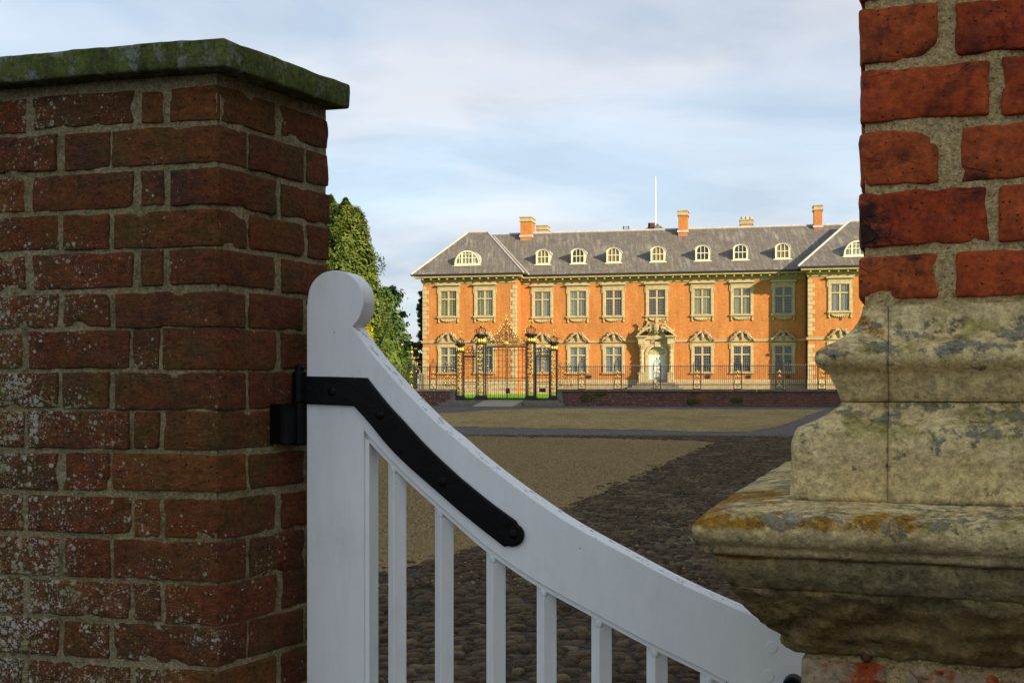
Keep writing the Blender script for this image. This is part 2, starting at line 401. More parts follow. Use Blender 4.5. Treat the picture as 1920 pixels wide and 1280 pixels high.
def mat_cobble():
    m = M('cobble_stone', 0.85, 0.12); p = m.pos(); r = m.rnd()
    k = m.voro(p, 5.0, 'Color'); t = m.math('FRACT', m.math('ADD', m.sepx(k)['X'], r))
    c = m.ramp(t, [(0.0, (0.036, 0.024, 0.012)), (0.35, (0.082, 0.056, 0.028)), (0.6, (0.056, 0.035, 0.020)), (0.85, (0.145, 0.107, 0.055)), (1.0, (0.034, 0.025, 0.013))])
    c = m.mix(m.ramp(m.noise(p, 40, 5, 0.6), [(0.4, 0.0), (0.8, 0.6)]), c, (0.11, 0.080, 0.044))
    m.col(m.speck(c, p, 50, .4)); m.bump(m.noise(p, 55, 5, 0.65), 0.6, 0.012); return m.mat

def mat_cobble_ground():
    m = M('cobbled_ground', 0.85, 0.2); p = m.pos()
    q = m.mapv(p, (1.0, 1.0, 1))
    k = m.voro(q, 8.0, 'Color'); e = m.voro(q, 8.0, feature='DISTANCE_TO_EDGE')
    c = m.ramp(m.sepx(k)['X'], [(0.0, (0.075, 0.060, 0.052)), (0.5, (0.110, 0.088, 0.076)), (1.0, (0.15, 0.12, 0.105))])
    d = m.ramp(e, [(0.02, 1.0), (0.10, 0.0)])
    c = m.mix(m.math('MULTIPLY', d, 0.75), c, (0.055, 0.042, 0.030))
    c = m.mix(m.ramp(m.noise(p, 0.6, 4), [(0.45, 0.0), (0.7, 0.35)]), c, (0.15, 0.12, 0.085))
    near = m.ramp(m.math('MULTIPLY', m.sepx(p)['Y'], 1/60.0), [(0.40, 1.0), (0.47, 0.0)])      # loose soil between the modelled cobbles
    soil = m.mix(m.noise(p, 60, 5, 0.7), (0.014, 0.011, 0.007), (0.042, 0.032, 0.019))
    c = m.mix(near, c, soil)
    m.col(c); m.bump(m.ramp(e, [(0.0, 0.0), (0.12, 1.0)]), 0.6, 0.03); return m.mat

def mat_gravel(name='gravel', tone=1.0):
    m = M(name, 0.95, 0.1); p = m.pos()
    k = m.sepx(m.voro(p, 55, 'Color'))['X']
    c = m.ramp(k, [(0.0, (0.11, 0.070, 0.022)), (0.3, (0.34, 0.235, 0.078)), (0.65, (0.50, 0.365, 0.135)), (0.92, (0.62, 0.47, 0.20)), (1.0, (0.85, 0.74, 0.48))])
    c = m.mix(m.ramp(m.noise(p, 0.9, 6, 0.6), [(0.35, 0.0), (0.7, 0.45)]), c, (0.31, 0.21, 0.075))
    c = m.mix(m.ramp(m.noise(m.mapv(p, (0.5, 2.2, 1)), 0.7, 5, 0.6), [(0.55, 0.0), (0.75, 0.4)]), c, (0.36, 0.28, 0.15))
    c = m.speck(c, p, 6.0, .42); c = m.speck(c, p, 24, .5)
    wet = m.ramp(m.noise(m.mapv(p, (0.9, 0.28, 1), (3, 1, 0)), 0.8, 6, 0.65), [(0.48, 0.0), (0.62, 0.45)]); c = m.mix(wet, c, (0.19, 0.13, 0.05))
    if tone != 1.0: c = m.mix(1.0, c, (tone, tone*.97, tone*.95), 'MULTIPLY')  # browner near sheet, also darkened for the weaker light there
    if tone != 1.0:     # weaker light by the gateway, put into the gravel as brown patches
        yk = m.math('MULTIPLY_ADD', m.sepx(p)['Y'], -0.070, 1.42); near_dim = m.math('ADD', yk, m.math('MULTIPLY_ADD', m.noise(p, 0.9, 7, 0.65), 1.6, -0.8)); near_dim = m.math('MULTIPLY', near_dim, 1.0, clamp=True)
        c = m.mix(m.math('MULTIPLY', near_dim, 0.8), c, m.speck(m.mix(m.sepx(m.voro(p, 40, 'Color'))['Y'], (0.045, 0.030, 0.013), (0.16, 0.11, 0.048)), p, 20, .4))
    m.col(c); m.bump(m.math('ADD', m.voro(p, 55), m.noise(p, 14, 5)), 1.0, 0.035); return m.mat

def mat_facade():
    m = M('orange_brickwork', 0.9, 0.12); p = m.pos('obj'); s = m.sepx(p)
    v = m.comb(m.math('ADD', s['X'], s['Y']), s['Z'], 0.0)
    b = m.n('ShaderNodeTexBrick'); m.set(b, 'Vector', v)
    b.inputs['Scale'].default_value = 1.0; b.inputs['Brick Width'].default_value = 0.225; b.inputs['Row Height'].default_value = 0.072
    b.inputs['Mortar Size'].default_value = 0.008; b.inputs['Bias'].default_value = 0.0
    m.set(b, 'Color1', (0.43, 0.168, 0.045)); m.set(b, 'Color2', (0.35, 0.125, 0.034)); m.set(b, 'Mortar', (0.44, 0.24, 0.10))
    c = b.outputs['Color']
    c = m.mix(m.ramp(m.noise(v, 0.55, 5, 0.6), [(0.4, 0.0), (0.75, 0.35)]), c, (0.47, 0.225, 0.085))
    c = m.mix(m.ramp(m.noise(m.mapv(v, (1.6, 0.5, 1), (3, 3, 3)), 1.3, 5, 0.65), [(0.52, 0.0), (0.75, 0.4)]), c, (0.29, 0.115, 0.035))
    c = m.mix(m.ramp(m.noise(v, 9, 3, 0.6), [(0.35, 0.25), (0.65, 0.0)]), c, (0.26, 0.09, 0.03))
    c = m.speck(c, v, 5.5, .13, 4); c = m.speck(c, m.mapv(v, (2.0, 0.45, 1)), 0.9, .16)
    m.col(c); m.bump(b.outputs['Fac'], -0.4, 0.01); return m.mat

def mat_house_stone():
    m = M('bath_stone', 0.9, 0.12); p = m.pos()
    c = m.mix(m.ramp(m.noise(p, 3.5, 6, 0.65), [(0.35, 0.0), (0.7, 1.0)]), (0.33, 0.275, 0.165), (0.48, 0.41, 0.265))
    c = m.mix(m.ramp(m.noise(p, 14, 5, 0.7), [(0.52, 0.0), (0.72, 0.6)]), c, (0.26, 0.20, 0.12))
    m.col(c); m.bump(m.noise(p, 25, 5), 0.3, 0.03); return m.mat

def mat_carved_stone():
    m = M('weathered_carving', 0.9, 0.12); p = m.pos()
    c = m.mix(m.ramp(m.noise(p, 9, 6, 0.7), [(0.35, 0.0), (0.65, 1.0)]), (0.17, 0.135, 0.085), (0.46, 0.38, 0.24))
    m.col(c); m.bump(m.noise(p, 18, 5), 0.5, 0.05); return m.mat

def mat_slate():
    m = M('slate', 0.75, 0.3); p = m.pos('obj'); s = m.sepx(p)
    v = m.comb(m.math('ADD', s['X'], m.math('MULTIPLY', s['Y'], 0.21)), m.math('MULTIPLY', s['Z'], 1.55), 0.0)
    b = m.n('ShaderNodeTexBrick'); m.set(b, 'Vector', v)
    b.inputs['Scale'].default_value = 1.0; b.inputs['Brick Width'].default_value = 0.32; b.inputs['Row Height'].default_value = 0.20
    b.inputs['Mortar Size'].default_value = 0.012; b.inputs['Bias'].default_value = -0.1
    m.set(b, 'Color1', (0.135, 0.127, 0.122)); m.set(b, 'Color2', (0.085, 0.082, 0.085)); m.set(b, 'Mortar', (0.05, 0.047, 0.05))
    c = b.outputs['Color']
    warm = m.ramp(m.noise(v, 0.8, 5, 0.6), [(0.42, 0.0), (0.66, 0.7)]); c = m.mix(warm, c, (0.115, 0.096, 0.088))
    olive = m.ramp(m.noise(m.mapv(v, (1, 1, 1), (5, 5, 0)), 0.9, 6, 0.65), [(0.47, 0.0), (0.66, 0.75)]); c = m.mix(olive, c, (0.115, 0.104, 0.066))
    sv = m.mapv(v, (4.2, 0.55, 1), (2, 1, 0))
    st = m.ramp(m.noise(sv, 1.0, 6, 0.68), [(0.47, 0.0), (0.66, 0.62)])
    st = m.math('MULTIPLY', st, m.ramp(m.noise(v, 0.55, 3), [(0.38, 0.15), (0.6, 1.0)]))
    c = m.mix(st, c, (0.31, 0.295, 0.255))
    fl = m.ramp(m.noise(m.mapv(v, (1, 1, 1), (9, 2, 0)), 4.5, 5, 0.75), [(0.56, 0.0), (0.66, 0.7)])
    c = m.mix(fl, c, (0.21, 0.20, 0.165))
    m.col(c); m.bump(m.math('ADD', b.outputs['Fac'], m.math('MULTIPLY', m.noise(v, 5, 4), -0.8)), -0.6, 0.03); return m.mat

def mat_court_wall():
    m = M('court_wall_brick', 0.92, 0.1); p = m.pos('obj'); s = m.sepx(p)
    v = m.comb(m.math('ADD', s['X'], s['Y']), s['Z'], 0.0)
    b = m.n('ShaderNodeTexBrick'); m.set(b, 'Vector', v)
    b.inputs['Scale'].default_value = 1.0; b.inputs['Brick Width'].default_value = 0.225; b.inputs['Row Height'].default_value = 0.075
    b.inputs['Mortar Size'].default_value = 0.010
    m.set(b, 'Color1', (0.17, 0.06, 0.038)); m.set(b, 'Color2', (0.10, 0.040, 0.030)); m.set(b, 'Mortar', (0.17, 0.125, 0.095))
    c = b.outputs['Color']
    c = m.mix(m.ramp(m.noise(v, 1.3, 5, 0.65), [(0.5, 0.0), (0.68, 0.7)]), c, (0.06, 0.035, 0.028))
    xk = m.ramp(m.math('MULTIPLY_ADD', s['X'], 0.03, 0.3), [(0.0, 1.0), (0.62, 0.25)])
    w = m.ramp(m.noise(m.mapv(v, (1.0, 1.8, 1), (4, 4, 0)), 5.5, 5, 0.8), [(0.55, 0.0), (0.62, 0.95)])
    c = m.mix(m.math('MULTIPLY', w, xk), c, (0.50, 0.44, 0.40))
    c = m.mix(m.ramp(m.noise(m.mapv(v, (1, 1, 1), (8, 1, 0)), 0.7, 4), [(0.66, 0.0), (0.73, 0.8)]), c, (0.26, 0.12, 0.025))
    m.col(c); m.bump(b.outputs['Fac'], -0.5, 0.02); return m.mat

def mat_glass():
    m = M('window_glass'); m.nt.nodes.remove(m.b)
    t = m.n('ShaderNodeBsdfTransparent'); t.inputs[0].default_value = (0.82, 0.86, 0.86, 1)
    g = m.n('ShaderNodeBsdfGlossy'); g.inputs['Roughness'].default_value = 0.06
    bp = m.n('ShaderNodeBump'); m.set(bp, 'Height', m.noise(m.pos(), 3.0, 2)); bp.inputs['Strength'].default_value = 0.15; bp.inputs['Distance'].default_value = 0.1
    m.nt.links.new(bp.outputs[0], g.inputs['Normal'])
    fr = m.n('ShaderNodeLayerWeight'); fr.inputs[0].default_value = 0.5
    ms = m.n('ShaderNodeMixShader'); m.set(ms, 0, m.math('MULTIPLY_ADD', m.math('POWER', fr.outputs['Facing'], 4.0), 0.8, 0.05))
    m.nt.links.new(t.outputs[0], ms.inputs[1]); m.nt.links.new(g.outputs[0], ms.inputs[2])
    m.nt.links.new(ms.outputs[0], m.out.inputs[0]); return m.mat

def mat_leaf(name, dark, mid, light, trans=0.25):
    m = M(name, 0.7, 0.2); p = m.pos()
    f = m.math('ADD', m.math('MULTIPLY', m.noise(p, 0.55, 3), 0.55), m.math('MULTIPLY', m.sepx(m.voro(p, 2.2, 'Color'))['X'], 0.45))
    m.col(m.ramp(f, [(0.25, dark), (0.5, mid), (0.8, light)]))
    b2 = m.n('ShaderNodeBsdfTranslucent'); b2.inputs[0].default_value = (*light, 1)
    ms = m.n('ShaderNodeMixShader'); ms.inputs[0].default_value = trans
    m.nt.links.new(m.b.outputs[0], ms.inputs[1]); m.nt.links.new(b2.outputs[0], ms.inputs[2]); m.nt.links.new(ms.outputs[0], m.out.inputs[0])
    return m.mat

def mat_grass():
    m = M('lawn_grass', 0.9, 0.1); p = m.pos()
    m.col(m.ramp(m.noise(p, 3.0, 6, 0.7), [(0.3, (0.13, 0.33, 0.015)), (0.7, (0.22, 0.48, 0.03))])); m.bump(m.noise(p, 30, 4), 0.6, 0.05); return m.mat

K = dict(
    old_brick=mat_old_brick(), red_brick=mat_red_brick(), smeared_brick=mat_red_brick('smeared_brick', 0.9),
    mortar_l=mat_mortar('old_mortar', (0.30, 0.245, 0.12), (0.56, 0.47, 0.27), 0.45),
    mortar_r=mat_mortar('lime_mortar', (0.66, 0.465, 0.185), (0.90, 0.68, 0.33)),
    coping=mat_coping(), plinth=mat_plinth_stone(), white=mat_white_paint(), black=mat_black_paint(),
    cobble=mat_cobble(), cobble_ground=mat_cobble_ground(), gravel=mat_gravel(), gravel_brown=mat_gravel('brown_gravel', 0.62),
    pebble=mat_plain('pebble', (0.27, 0.195, 0.09), 0.9, 0.15, var=0.5, scale=37),
    facade=mat_facade(), stone=mat_house_stone(), carved=mat_carved_stone(), slate=mat_slate(), court_wall=mat_court_wall(),
    wall_coping=mat_plain('court_wall_coping', (0.17, 0.155, 0.115), 0.95, 0.1, var=0.35, scale=4, bump=0.4),
    lead=mat_plain('lead', (0.40, 0.39, 0.38), 0.55, 0.4, var=0.2, scale=4),
    cream=mat_plain('cream_paint', (0.66, 0.60, 0.44), 0.5, 0.3), glass=mat_glass(),
    cur_cream=mat_plain('cream_curtain', (0.74, 0.66, 0.38), 0.9), cur_white=mat_plain('white_curtain', (0.70, 0.69, 0.62), 0.9),
    cur_blue=mat_plain('grey_blind', (0.34, 0.37, 0.42), 0.9), cur_brown=mat_plain('brown_shutter', (0.19, 0.075, 0.035), 0.6, var=0.3, scale=3),
    cur_orange=mat_plain('tan_blind', (0.52, 0.33, 0.12), 0.9), room=mat_plain('dim_room', (0.055, 0.042, 0.034), 0.9),
    iron=mat_plain('black_iron', (0.012, 0.012, 0.014), 0.45, 0.5), leadcame=mat_plain('lead_came', (0.22, 0.22, 0.23), 0.5, 0.4),
    gold=mat_plain('gilding', (0.95, 0.62, 0.10), 0.38, 0.5, 0.85, var=0.15, scale=9),
    door=mat_plain('pale_blue_door', (0.50, 0.57, 0.60), 0.5, 0.4), pipe=mat_plain('rainwater_pipe', (0.10, 0.035, 0.02), 0.6),
    bark=mat_plain('bark', (0.09, 0.062, 0.042), 0.95, 0.1, var=0.4, scale=6, bump=0.6), grass=mat_grass(),
    leaf_cyp=mat_leaf('cypress_leaf', (0.032, 0.055, 0.009), (0.092, 0.135, 0.022), (0.185, 0.225, 0.042)),
    leaf_pine=mat_leaf('pine_needles', (0.028, 0.070, 0.026), (0.085, 0.155, 0.052), (0.175, 0.255, 0.080)),
    leaf_yel=mat_leaf('golden_leaf', (0.20, 0.19, 0.010), (0.33, 0.31, 0.015), (0.44, 0.42, 0.03)),
    leaf_grn=mat_leaf('shrub_leaf', (0.038, 0.075, 0.014), (0.090, 0.145, 0.025), (0.155, 0.21, 0.038)),
    leaf_dark=mat_leaf('dark_yew_leaf', (0.012, 0.032, 0.012), (0.025, 0.06, 0.02), (0.05, 0.095, 0.03)),
    plank=mat_plain('grey_paling', (0.12, 0.115, 0.11), 0.9, var=0.3, scale=7), tile=mat_plain('red_roof_tile', (0.20, 0.12, 0.10), 0.9, var=0.3, scale=5),
    render=mat_plain('cream_render', (0.6, 0.56, 0.48), 0.9), ramp=mat_plain('ramp_concrete', (0.30, 0.27, 0.21), 0.9, var=0.12, scale=5),
    step=mat_plain('step_stone', (0.20, 0.18, 0.14), 0.9, var=0.3, scale=5), white_pole=mat_plain('white_pole_paint', (0.8, 0.8, 0.78), 0.4),
    turf=mat_leaf('turf_blade', (0.10, 0.25, 0.012), (0.17, 0.37, 0.02), (0.25, 0.47, 0.03), 0.4),
    cornice=mat_plain('eaves_shade_cornice', (0.36, 0.29, 0.155), 0.9, 0.1, var=0.25, scale=3),  # shade of the eaves put into the cornice colour
    weed=mat_leaf('weed_leaf', (0.04, 0.09, 0.012), (0.07, 0.14, 0.02), (0.12, 0.2, 0.03)),
    brass=mat_plain('rusty_iron', (0.09, 0.035, 0.02), 0.8, var=0.5, scale=60),
)
# ------------------------------------------------------------------ ground
GANG = math.degrees(math.atan2(0.01515, 0.0433))           # the gate and the right pier share this turn
WALLP = Plane((949-960)/F*59.0, 59.0, 12.0)                # court wall and railings
HOUSE = Plane((985-960)/F*90.0, 90.0, 12.0)                # main front of the house

def sheet(name, poly, lift, mat, zfun=ground_z):
    mb = MB(); mb.add([(x, y, zfun(y) + lift) for x, y in poly], [tuple(range(len(poly)))])
    return mb.obj(name, mat, fix=False)
gy = [-80, 0, 20, 40, 58.0, 100.0]
mb = MB()
for y in gy: mb.v += [(-160, y, ground_z(y)), (160, y, ground_z(y))]
mb.f = [(2*i, 2*i+1, 2*i+3, 2*i+2) for i in range(len(gy)-1)]
path = tag(mb.obj('cobbled_ground', K['cobble_ground']), kind='structure')

near_edge_px = [(1347, 829), (1260, 866), (1169, 907), (1056, 955), (980, 990), (907, 1024), (820, 1052), (700, 1076), (560, 1100)]
near_edge = [ground_pt(*p) for p in near_edge_px]
def rough_edge(pl, amp, seed):
    rr = random.Random(seed); out = []
    for i in range(len(pl)):
        a, b = pl[i], pl[(i+1) % len(pl)]; L = math.hypot(b[0]-a[0], b[1]-a[1]); n = max(1, int(L/.18))
        for k in range(n):
            t = k/n; q = amp*noise.noise(Vector((a[0]+(b[0]-a[0])*t, a[1]+(b[1]-a[1])*t, seed))*1.3) + amp*.5*rr.uniform(-1, 1)
            out.append((a[0]+(b[0]-a[0])*t + q, a[1]+(b[1]-a[1])*t + q*1.2))
    return out
poly = [ground_pt(700, 812)] + [ground_pt(840, 816), ground_pt(1000, 819), ground_pt(1150, 822), ground_pt(1270, 825.5)] + near_edge + [(-9, near_edge[-1][1] - .4), (-9, ground_pt(700, 812)[1])]
poly = rough_edge(poly, .13, 1); NEAR_POLY = poly
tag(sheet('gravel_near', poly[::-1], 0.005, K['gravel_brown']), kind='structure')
fp = [(760, 774), (850, 774), (910, 769), (1000, 765.5), (1200, 766.2), (1400, 767.2), (1546, 768.2), (1520, 777), (1485, 790), (1450, 802), (1405, 809), (1356, 809.5), (1200, 806), (1000, 802.5), (864, 800), (760, 797)]
far_poly = [ground_pt(*p) for p in fp]
far_poly = rough_edge(far_poly, .25, 2)
tag(sheet('gravel_far', far_poly[::-1], 0.005, K['gravel']), kind='structure')

def inside(pt, poly):
    x, y = pt; c = False; j = len(poly) - 1
    for i in range(len(poly)):
        xi, yi = poly[i]; xj, yj = poly[j]
        if (yi > y) != (yj > y) and x < (xj-xi)*(y-yi)/(yj-yi) + xi: c = not c
        j = i
    return c

# cobbles: low domes of uneven outline, the 300 nearest singly, the rest as one part
def cobble_geo(seed):
    rg = random.Random(seed); n = 9; vs = []; fs = []
    rr = [1 + rg.uniform(-.16, .16) for _ in range(n)]
    tilt = (rg.uniform(-.12, .12), rg.uniform(-.12, .12))
    for fr, z in ((1.0, -0.25), (0.97, 0.30), (0.80, 0.72), (0.42, 0.95)):
        for k in range(n):
            t = 2*math.pi*k/n; c, s = math.cos(t), math.sin(t)
            e = 1.0 / max(abs(c)**3 + abs(s)**3, 1e-6) ** (1/3.0)
            x, y = c*e*rr[k]*fr*.5, s*e*rr[k]*fr*.5
            vs.append((x, y, z + (tilt[0]*x + tilt[1]*y)*1.2 + rg.uniform(-.05, .05)))
    vs.append((0, 0, 1.0)); L = len(vs) - 1
    for j in range(3):
        for k in range(n): fs.append((j*n+k, j*n+(k+1) % n, (j+1)*n+(k+1) % n, (j+1)*n+k))
    for k in range(n): fs.append((3*n+k, 3*n+(k+1) % n, L))
    return vs, fs
variants = [cobble_geo(i) for i in range(14)]
vmesh = []
for i, (v, f) in enumerate(variants):
    mb = MB(); mb.add(v, f); me = mb.mesh('cobble', smooth=True); me.materials.append(K['cobble']); vmesh.append(me)
rg = random.Random(3)
stones = []
ca, sa = math.cos(math.radians(-14)), math.sin(math.radians(-14))
row = 0; gyv = 2.6
while gyv < 27.5:
    x = -6.5 + rg.uniform(0, .1); 
    while x < 9.0:
        w = rg.choice((.055, .08, .10, .135))*rg.uniform(.85, 1.15); l = rg.uniform(0.052, 0.092)
        X = x*ca - gyv*sa*0 + 0.0; Y = gyv + rg.uniform(-.014, .014) + x*sa*0.35
        px = 960 + X/Y*F; py = HOR + (EYE - ground_z(Y))/Y*F
        if 640 < px < 1585 and Y > 2.4 and not inside((X + rg.gauss(0, .10), Y + rg.gauss(0, .22)), NEAR_POLY):
            stones.append((Y, X, w, l, rg.uniform(.012, .034), rg.uniform(-.3, .3), rg.randrange(14), py))
        x += w + rg.uniform(0.008, 0.026)
    gyv += 0.082
stones.sort()
vis = [s for s in stones if s[7] < 1292][:300]; visset = set(id(s) for s in vis)
rest = MB()
for s in stones:
    Y, X, w, l, h, rz, k, py = s
    z = ground_z(Y) - 0.004
    if id(s) in visset:
        o = bpy.data.objects.new('cobble', vmesh[k]); COL.objects.link(o); o.parent = path
        o.location = (X, Y, z); o.scale = (w, l, h); o.rotation_euler = (0, 0, rz)
    else:
        c_, s_ = math.cos(rz), math.sin(rz); v, f = variants[k]
        rest.add([(X + (a*w*c_ - b*l*s_), Y + (a*w*s_ + b*l*c_), z + c*h) for a, b, c in v], f)
tag(rest.obj('cobbles', K['cobble'], path, smooth=True), kind='stuff')

# loose pebbles lying on the near gravel
rg = np.random.default_rng(5); V = []; Fc = []
cnt = 0
for _ in range(150000):
    d = 7.4 + 19 * rg.random() ** 1.5; px = rg.uniform(690, 1345); X = (px-960)/F*d
    if not inside((X, d), NEAR_POLY):
        if rg.random() > 0.02: continue
    r = 0.005 + 0.014*rg.random()**2.2; z = ground_z(d) + 0.004
    a = rg.uniform(0, 6.28, 4); o = len(V)
    for k in range(4):
        t = k*1.5708 + a[0]; q = r*rg.uniform(.7, 1.3); V.append((X + q*math.cos(t), d + q*math.sin(t), z))
    V.append((X, d, z + r*rg.uniform(.6, 1.1)))
    Fc += [(o, o+1, o+4), (o+1, o+2, o+4), (o+2, o+3, o+4), (o+3, o, o+4)]
mb = MB(); mb.v = V; mb.f = Fc
tag(mb.obj('gravel_pebbles', K['pebble']), 'loose pale pebbles scattered over the brown gravel court', 'pebbles', kind='stuff')

# a few twigs and straws lying on the cobbles
for i, (px, py, l, a) in enumerate(((1205, 960, .16, .2), (1330, 915, .10, 1.0), (880, 1180, .12, -.4), (1300, 1185, .11, .7))):
    X, Y = ground_pt(px, py); z = ground_z(Y) + .034
    pts = [(X + l*t*math.cos(a) + .015*math.sin(6*t), Y + l*t*math.sin(a) + .03*t*t, z + .004*math.sin(5*t)) for t in (0, .25, .5, .75, 1)]
    mb = MB(); mb.tube(pts, .0022, 4)
    names = ['pale dry twig lying on the cobbles left of the stone ledge', 'short dry twig on the cobbles just beside the stone ledge', 'short straw on the cobbles seen through the gate balusters', 'dry straw on the cobbles behind the low end of the gate']
    tag(mb.obj('twig', K['pebble']), names[i], 'twig', 'twigs on the cobbles')

# ------------------------------------------------------------------ rough blocks
def axis_pts(L, r, step):
    r = min(r, L*0.35)
    n = max(1, int(round((L - 2*r)/step)))
    return [0, r*.35, r] + [r + (L-2*r)*i/n for i in range(1, n)] + [L-r, L-r*.35, L]
def rough_block(L, D, H, r=.006, step=.02, amp=.0022, seed=0.0, chip=0.0, open_axes=()):
    """block [0,L]x[0,D]x[0,H] with worn arrises; returns verts, faces in local axes"""
    ax = [axis_pts(L, r, step), axis_pts(D, r, step*1.6), axis_pts(H, r, step)]
    dims = (L, D, H); idx = {}; vs = []; fs = []
    def vid(i, j, k):
        key = (i, j, k)
        if key in idx: return idx[key]
        p = Vector((ax[0][i], ax[1][j], ax[2][k]))
        q = Vector([min(max(p[a], r), dims[a]-r) for a in range(3)])
        d = p - q
        if d.length > 1e-9: p = q + d.normalized()*r
        sp = p + Vector((seed*7.31, seed*3.77, seed*5.13))
        e = sum(1 for a in range(3) if p[a] < r*1.01 or p[a] > dims[a]-r*1.01)
        n1 = noise.noise_vector(sp*11)*amp*.9; n2 = noise.noise_vector(sp*70)*amp*.6
        p = p + n1 + n2
        if e >= 2:                      # worn and chipped edges
            c = max(0.0, noise.noise(sp*28 + Vector((9, 9, 9))) - .08)
            dirc = (Vector((L/2, D/2, H/2)) - p); dirc.normalize()
            p += dirc * (c*amp*(1.2 + chip*5.5))
        idx[key] = len(vs); vs.append(p); return idx[key]
    nx, ny, nz_ = len(ax[0]), len(ax[1]), len(ax[2])
    for i in range(nx-1):
        for k in range(nz_-1):
            fs.append((vid(i,0,k), vid(i+1,0,k), vid(i+1,0,k+1), vid(i,0,k+1)))
    for j in range(ny-1):
        for k in range(nz_-1):
            fs.append((vid(0,j+1,k), vid(0,j,k), vid(0,j,k+1), vid(0,j+1,k+1)))
            fs.append((vid(nx-1,j,k), vid(nx-1,j+1,k), vid(nx-1,j+1,k+1), vid(nx-1,j,k+1)))
    for i in range(nx-1):
        for j in range(ny-1):
            fs.append((vid(i,j,nz_-1), vid(i+1,j,nz_-1), vid(i+1,j+1,nz_-1), vid(i,j+1,nz_-1)))
            fs.append((vid(i,j+1,0), vid(i+1,j+1,0), vid(i+1,j,0), vid(i,j,0)))
    return vs, fs

# ------------------------------------------------------------------ left gate pier
LC = Vector((-0.541, 2.10)); LA = Vector((-0.968, 0.252)); LB = Vector((0.487, 0.874)).normalized()
def l_alpha(px):
    r = (px-960)/F; return (LC.x - LC.y*r) / (-LA.x + LA.y*r)
def l_beta(px):
    r = (px-960)/F; return (r*LC.y - LC.x) / (LB.x - r*LB.y)
def lworld(a, b): return (LC.x + LA.x*a + LB.x*b, LC.y + LA.y*a + LB.y*b)
lp = empty('brick_gate_pier', (LC.x, LC.y, 0))
tag(lp, 'dark lichen-spotted red brick pier with a mossy flat coping, left of the white gate', 'pier')
rows_y = [(160,220),(235,300),(315,380),(390,457),(467,531),(545,608),(618,688),(697,765),(775,843),(855,923),(938,1008),(1020,1092),(1102,1170),(1181,1250)]
rows_z = [(zat(b, LC.y), zat(t, LC.y)) for t, b in rows_y]
z = rows_z[-1][0] - .012
while z > 0.09:
    rows_z.append((z - .067, z)); z -= .079
# brick extents read along the front (pixels at the corner's distance), A and B courses
frontA = [(318, 410), (265, 305), (60, 247), (-38, 45), (-245, -52)]
frontB = [(212, 410), (118, 202), (-92, 105), (-180, -104)]
frontA2 = [(308, 410), (250, 296), (52, 240), (-40, 40), (-245, -52)]
retA = [(410, 518), (531, 618)]; retB = [(410, 463), (470.5, 570), (578, 618)]
rg = random.Random(11); seed = 1
LEND = l_beta(618)
for ri, (z0, z1) in enumerate(rows_z):
    A = ri % 2 == 0
    fr = (frontA2 if ri > 5 else frontA) if A else frontB
    rt = retA if A else retB
    bricks = []
    for i, (p0, p1) in enumerate(fr):
        a0, a1 = (0.0 if p1 == 410 else l_alpha(p1)), l_alpha(p0)
        jit = 0 if i == 0 else rg.uniform(-.002, .002)
        if i == 0: bricks.append((0.0, a1 + rg.uniform(-.004, .004), 0.0, l_beta(rt[0][1]) + rg.uniform(-.003, .003)))
        else: bricks.append((a0 + jit, a1 + jit, 0.0, .095))
    for i, (p0, p1) in enumerate(rt[1:]):
        bricks.append((0.0, .098, l_beta(p0), LEND if p1 == 618 else l_beta(p1)))
    last = bricks[len(fr)-1][1]; i = 0           # the wall runs on beyond the frame
    while last < 2.35:
        L_ = min((.10, .205)[(i + ri) % 2], 2.45 - last - .011); bricks.append((last + .011, last + .011 + L_, 0.0, .095)); last += .011 + L_; i += 1
    for (a0, a1, b0, b1) in bricks:
        seed += 1
        gx = .0010; a0 -= gx if a0 > 0 else 0; a1 += gx; b0 -= gx if b0 > 0 else 0; b1 += gx if b1 < LEND-.01 else 0
        L, D = a1-a0, b1-b0; dz0 = rg.uniform(-.0045, .0010); dz1 = rg.uniform(-.0010, .0040)
        H = (z1+dz1) - (z0+dz0)
        vs, fs = rough_block(L, D, H, r=rg.uniform(.0022, .0048), step=.012 if a0 < .62 and z1 > .7 else .045, amp=.0024, seed=seed, chip=.15+rg.random()*.8)
        pr = rg.uniform(-.0015, .002)
        mb = MB()
        mb.v = [tuple((LA.x*(a0+v.x+ (0 if a0 > 0 else -pr)) + LB.x*(b0+v.y + (0 if b0 > 0 else -pr)), LA.y*(a0+v.x+(0 if a0 > 0 else -pr)) + LB.y*(b0+v.y+(0 if b0 > 0 else -pr)), z0+dz0+v.z)) for v in vs]
        mb.f = fs
        mb.obj('brick', K['old_brick'], lp, smooth=True)
# mortar body, a little behind the brick faces and uneven
ZTOP = zat(122, 2.06)
mb = MB()
def mortar_face(pt, n, zs, out, back):
    o = len(mb.v)
    for t in n:
        for zz_ in zs:
            x, y = pt(t); sp = Vector((x*3, y*3, zz_*3))
            d = back + noise.noise(sp*9)*.0024 + noise.noise(sp*30)*.0022
            mb.v.append((x - LC.x - out.x*d, y - LC.y - out.y*d, zz_))
    m_ = len(zs)
    for i in range(len(n)-1):
        for k in range(m_-1): mb.f.append((o+i*m_+k, o+(i+1)*m_+k, o+(i+1)*m_+k+1, o+i*m_+k+1))
nF = Vector((LA.y, -LA.x)); nF = nF if nF.y < 0 else -nF
nR = Vector((LB.y, -LB.x)); nR = nR if nR.x > 0 else -nR
zs = [0.0] + [0.45 + (ZTOP-.45)*i/150 for i in range(151)]
fa = [2.43, 2.0, 1.6, 1.2, .95] + [.80 - .80*i/110 for i in range(111)]
mortar_face(lambda t: lworld(t, 0), [x for x in fa if x > .006] + [.006], zs, nF, .0045)
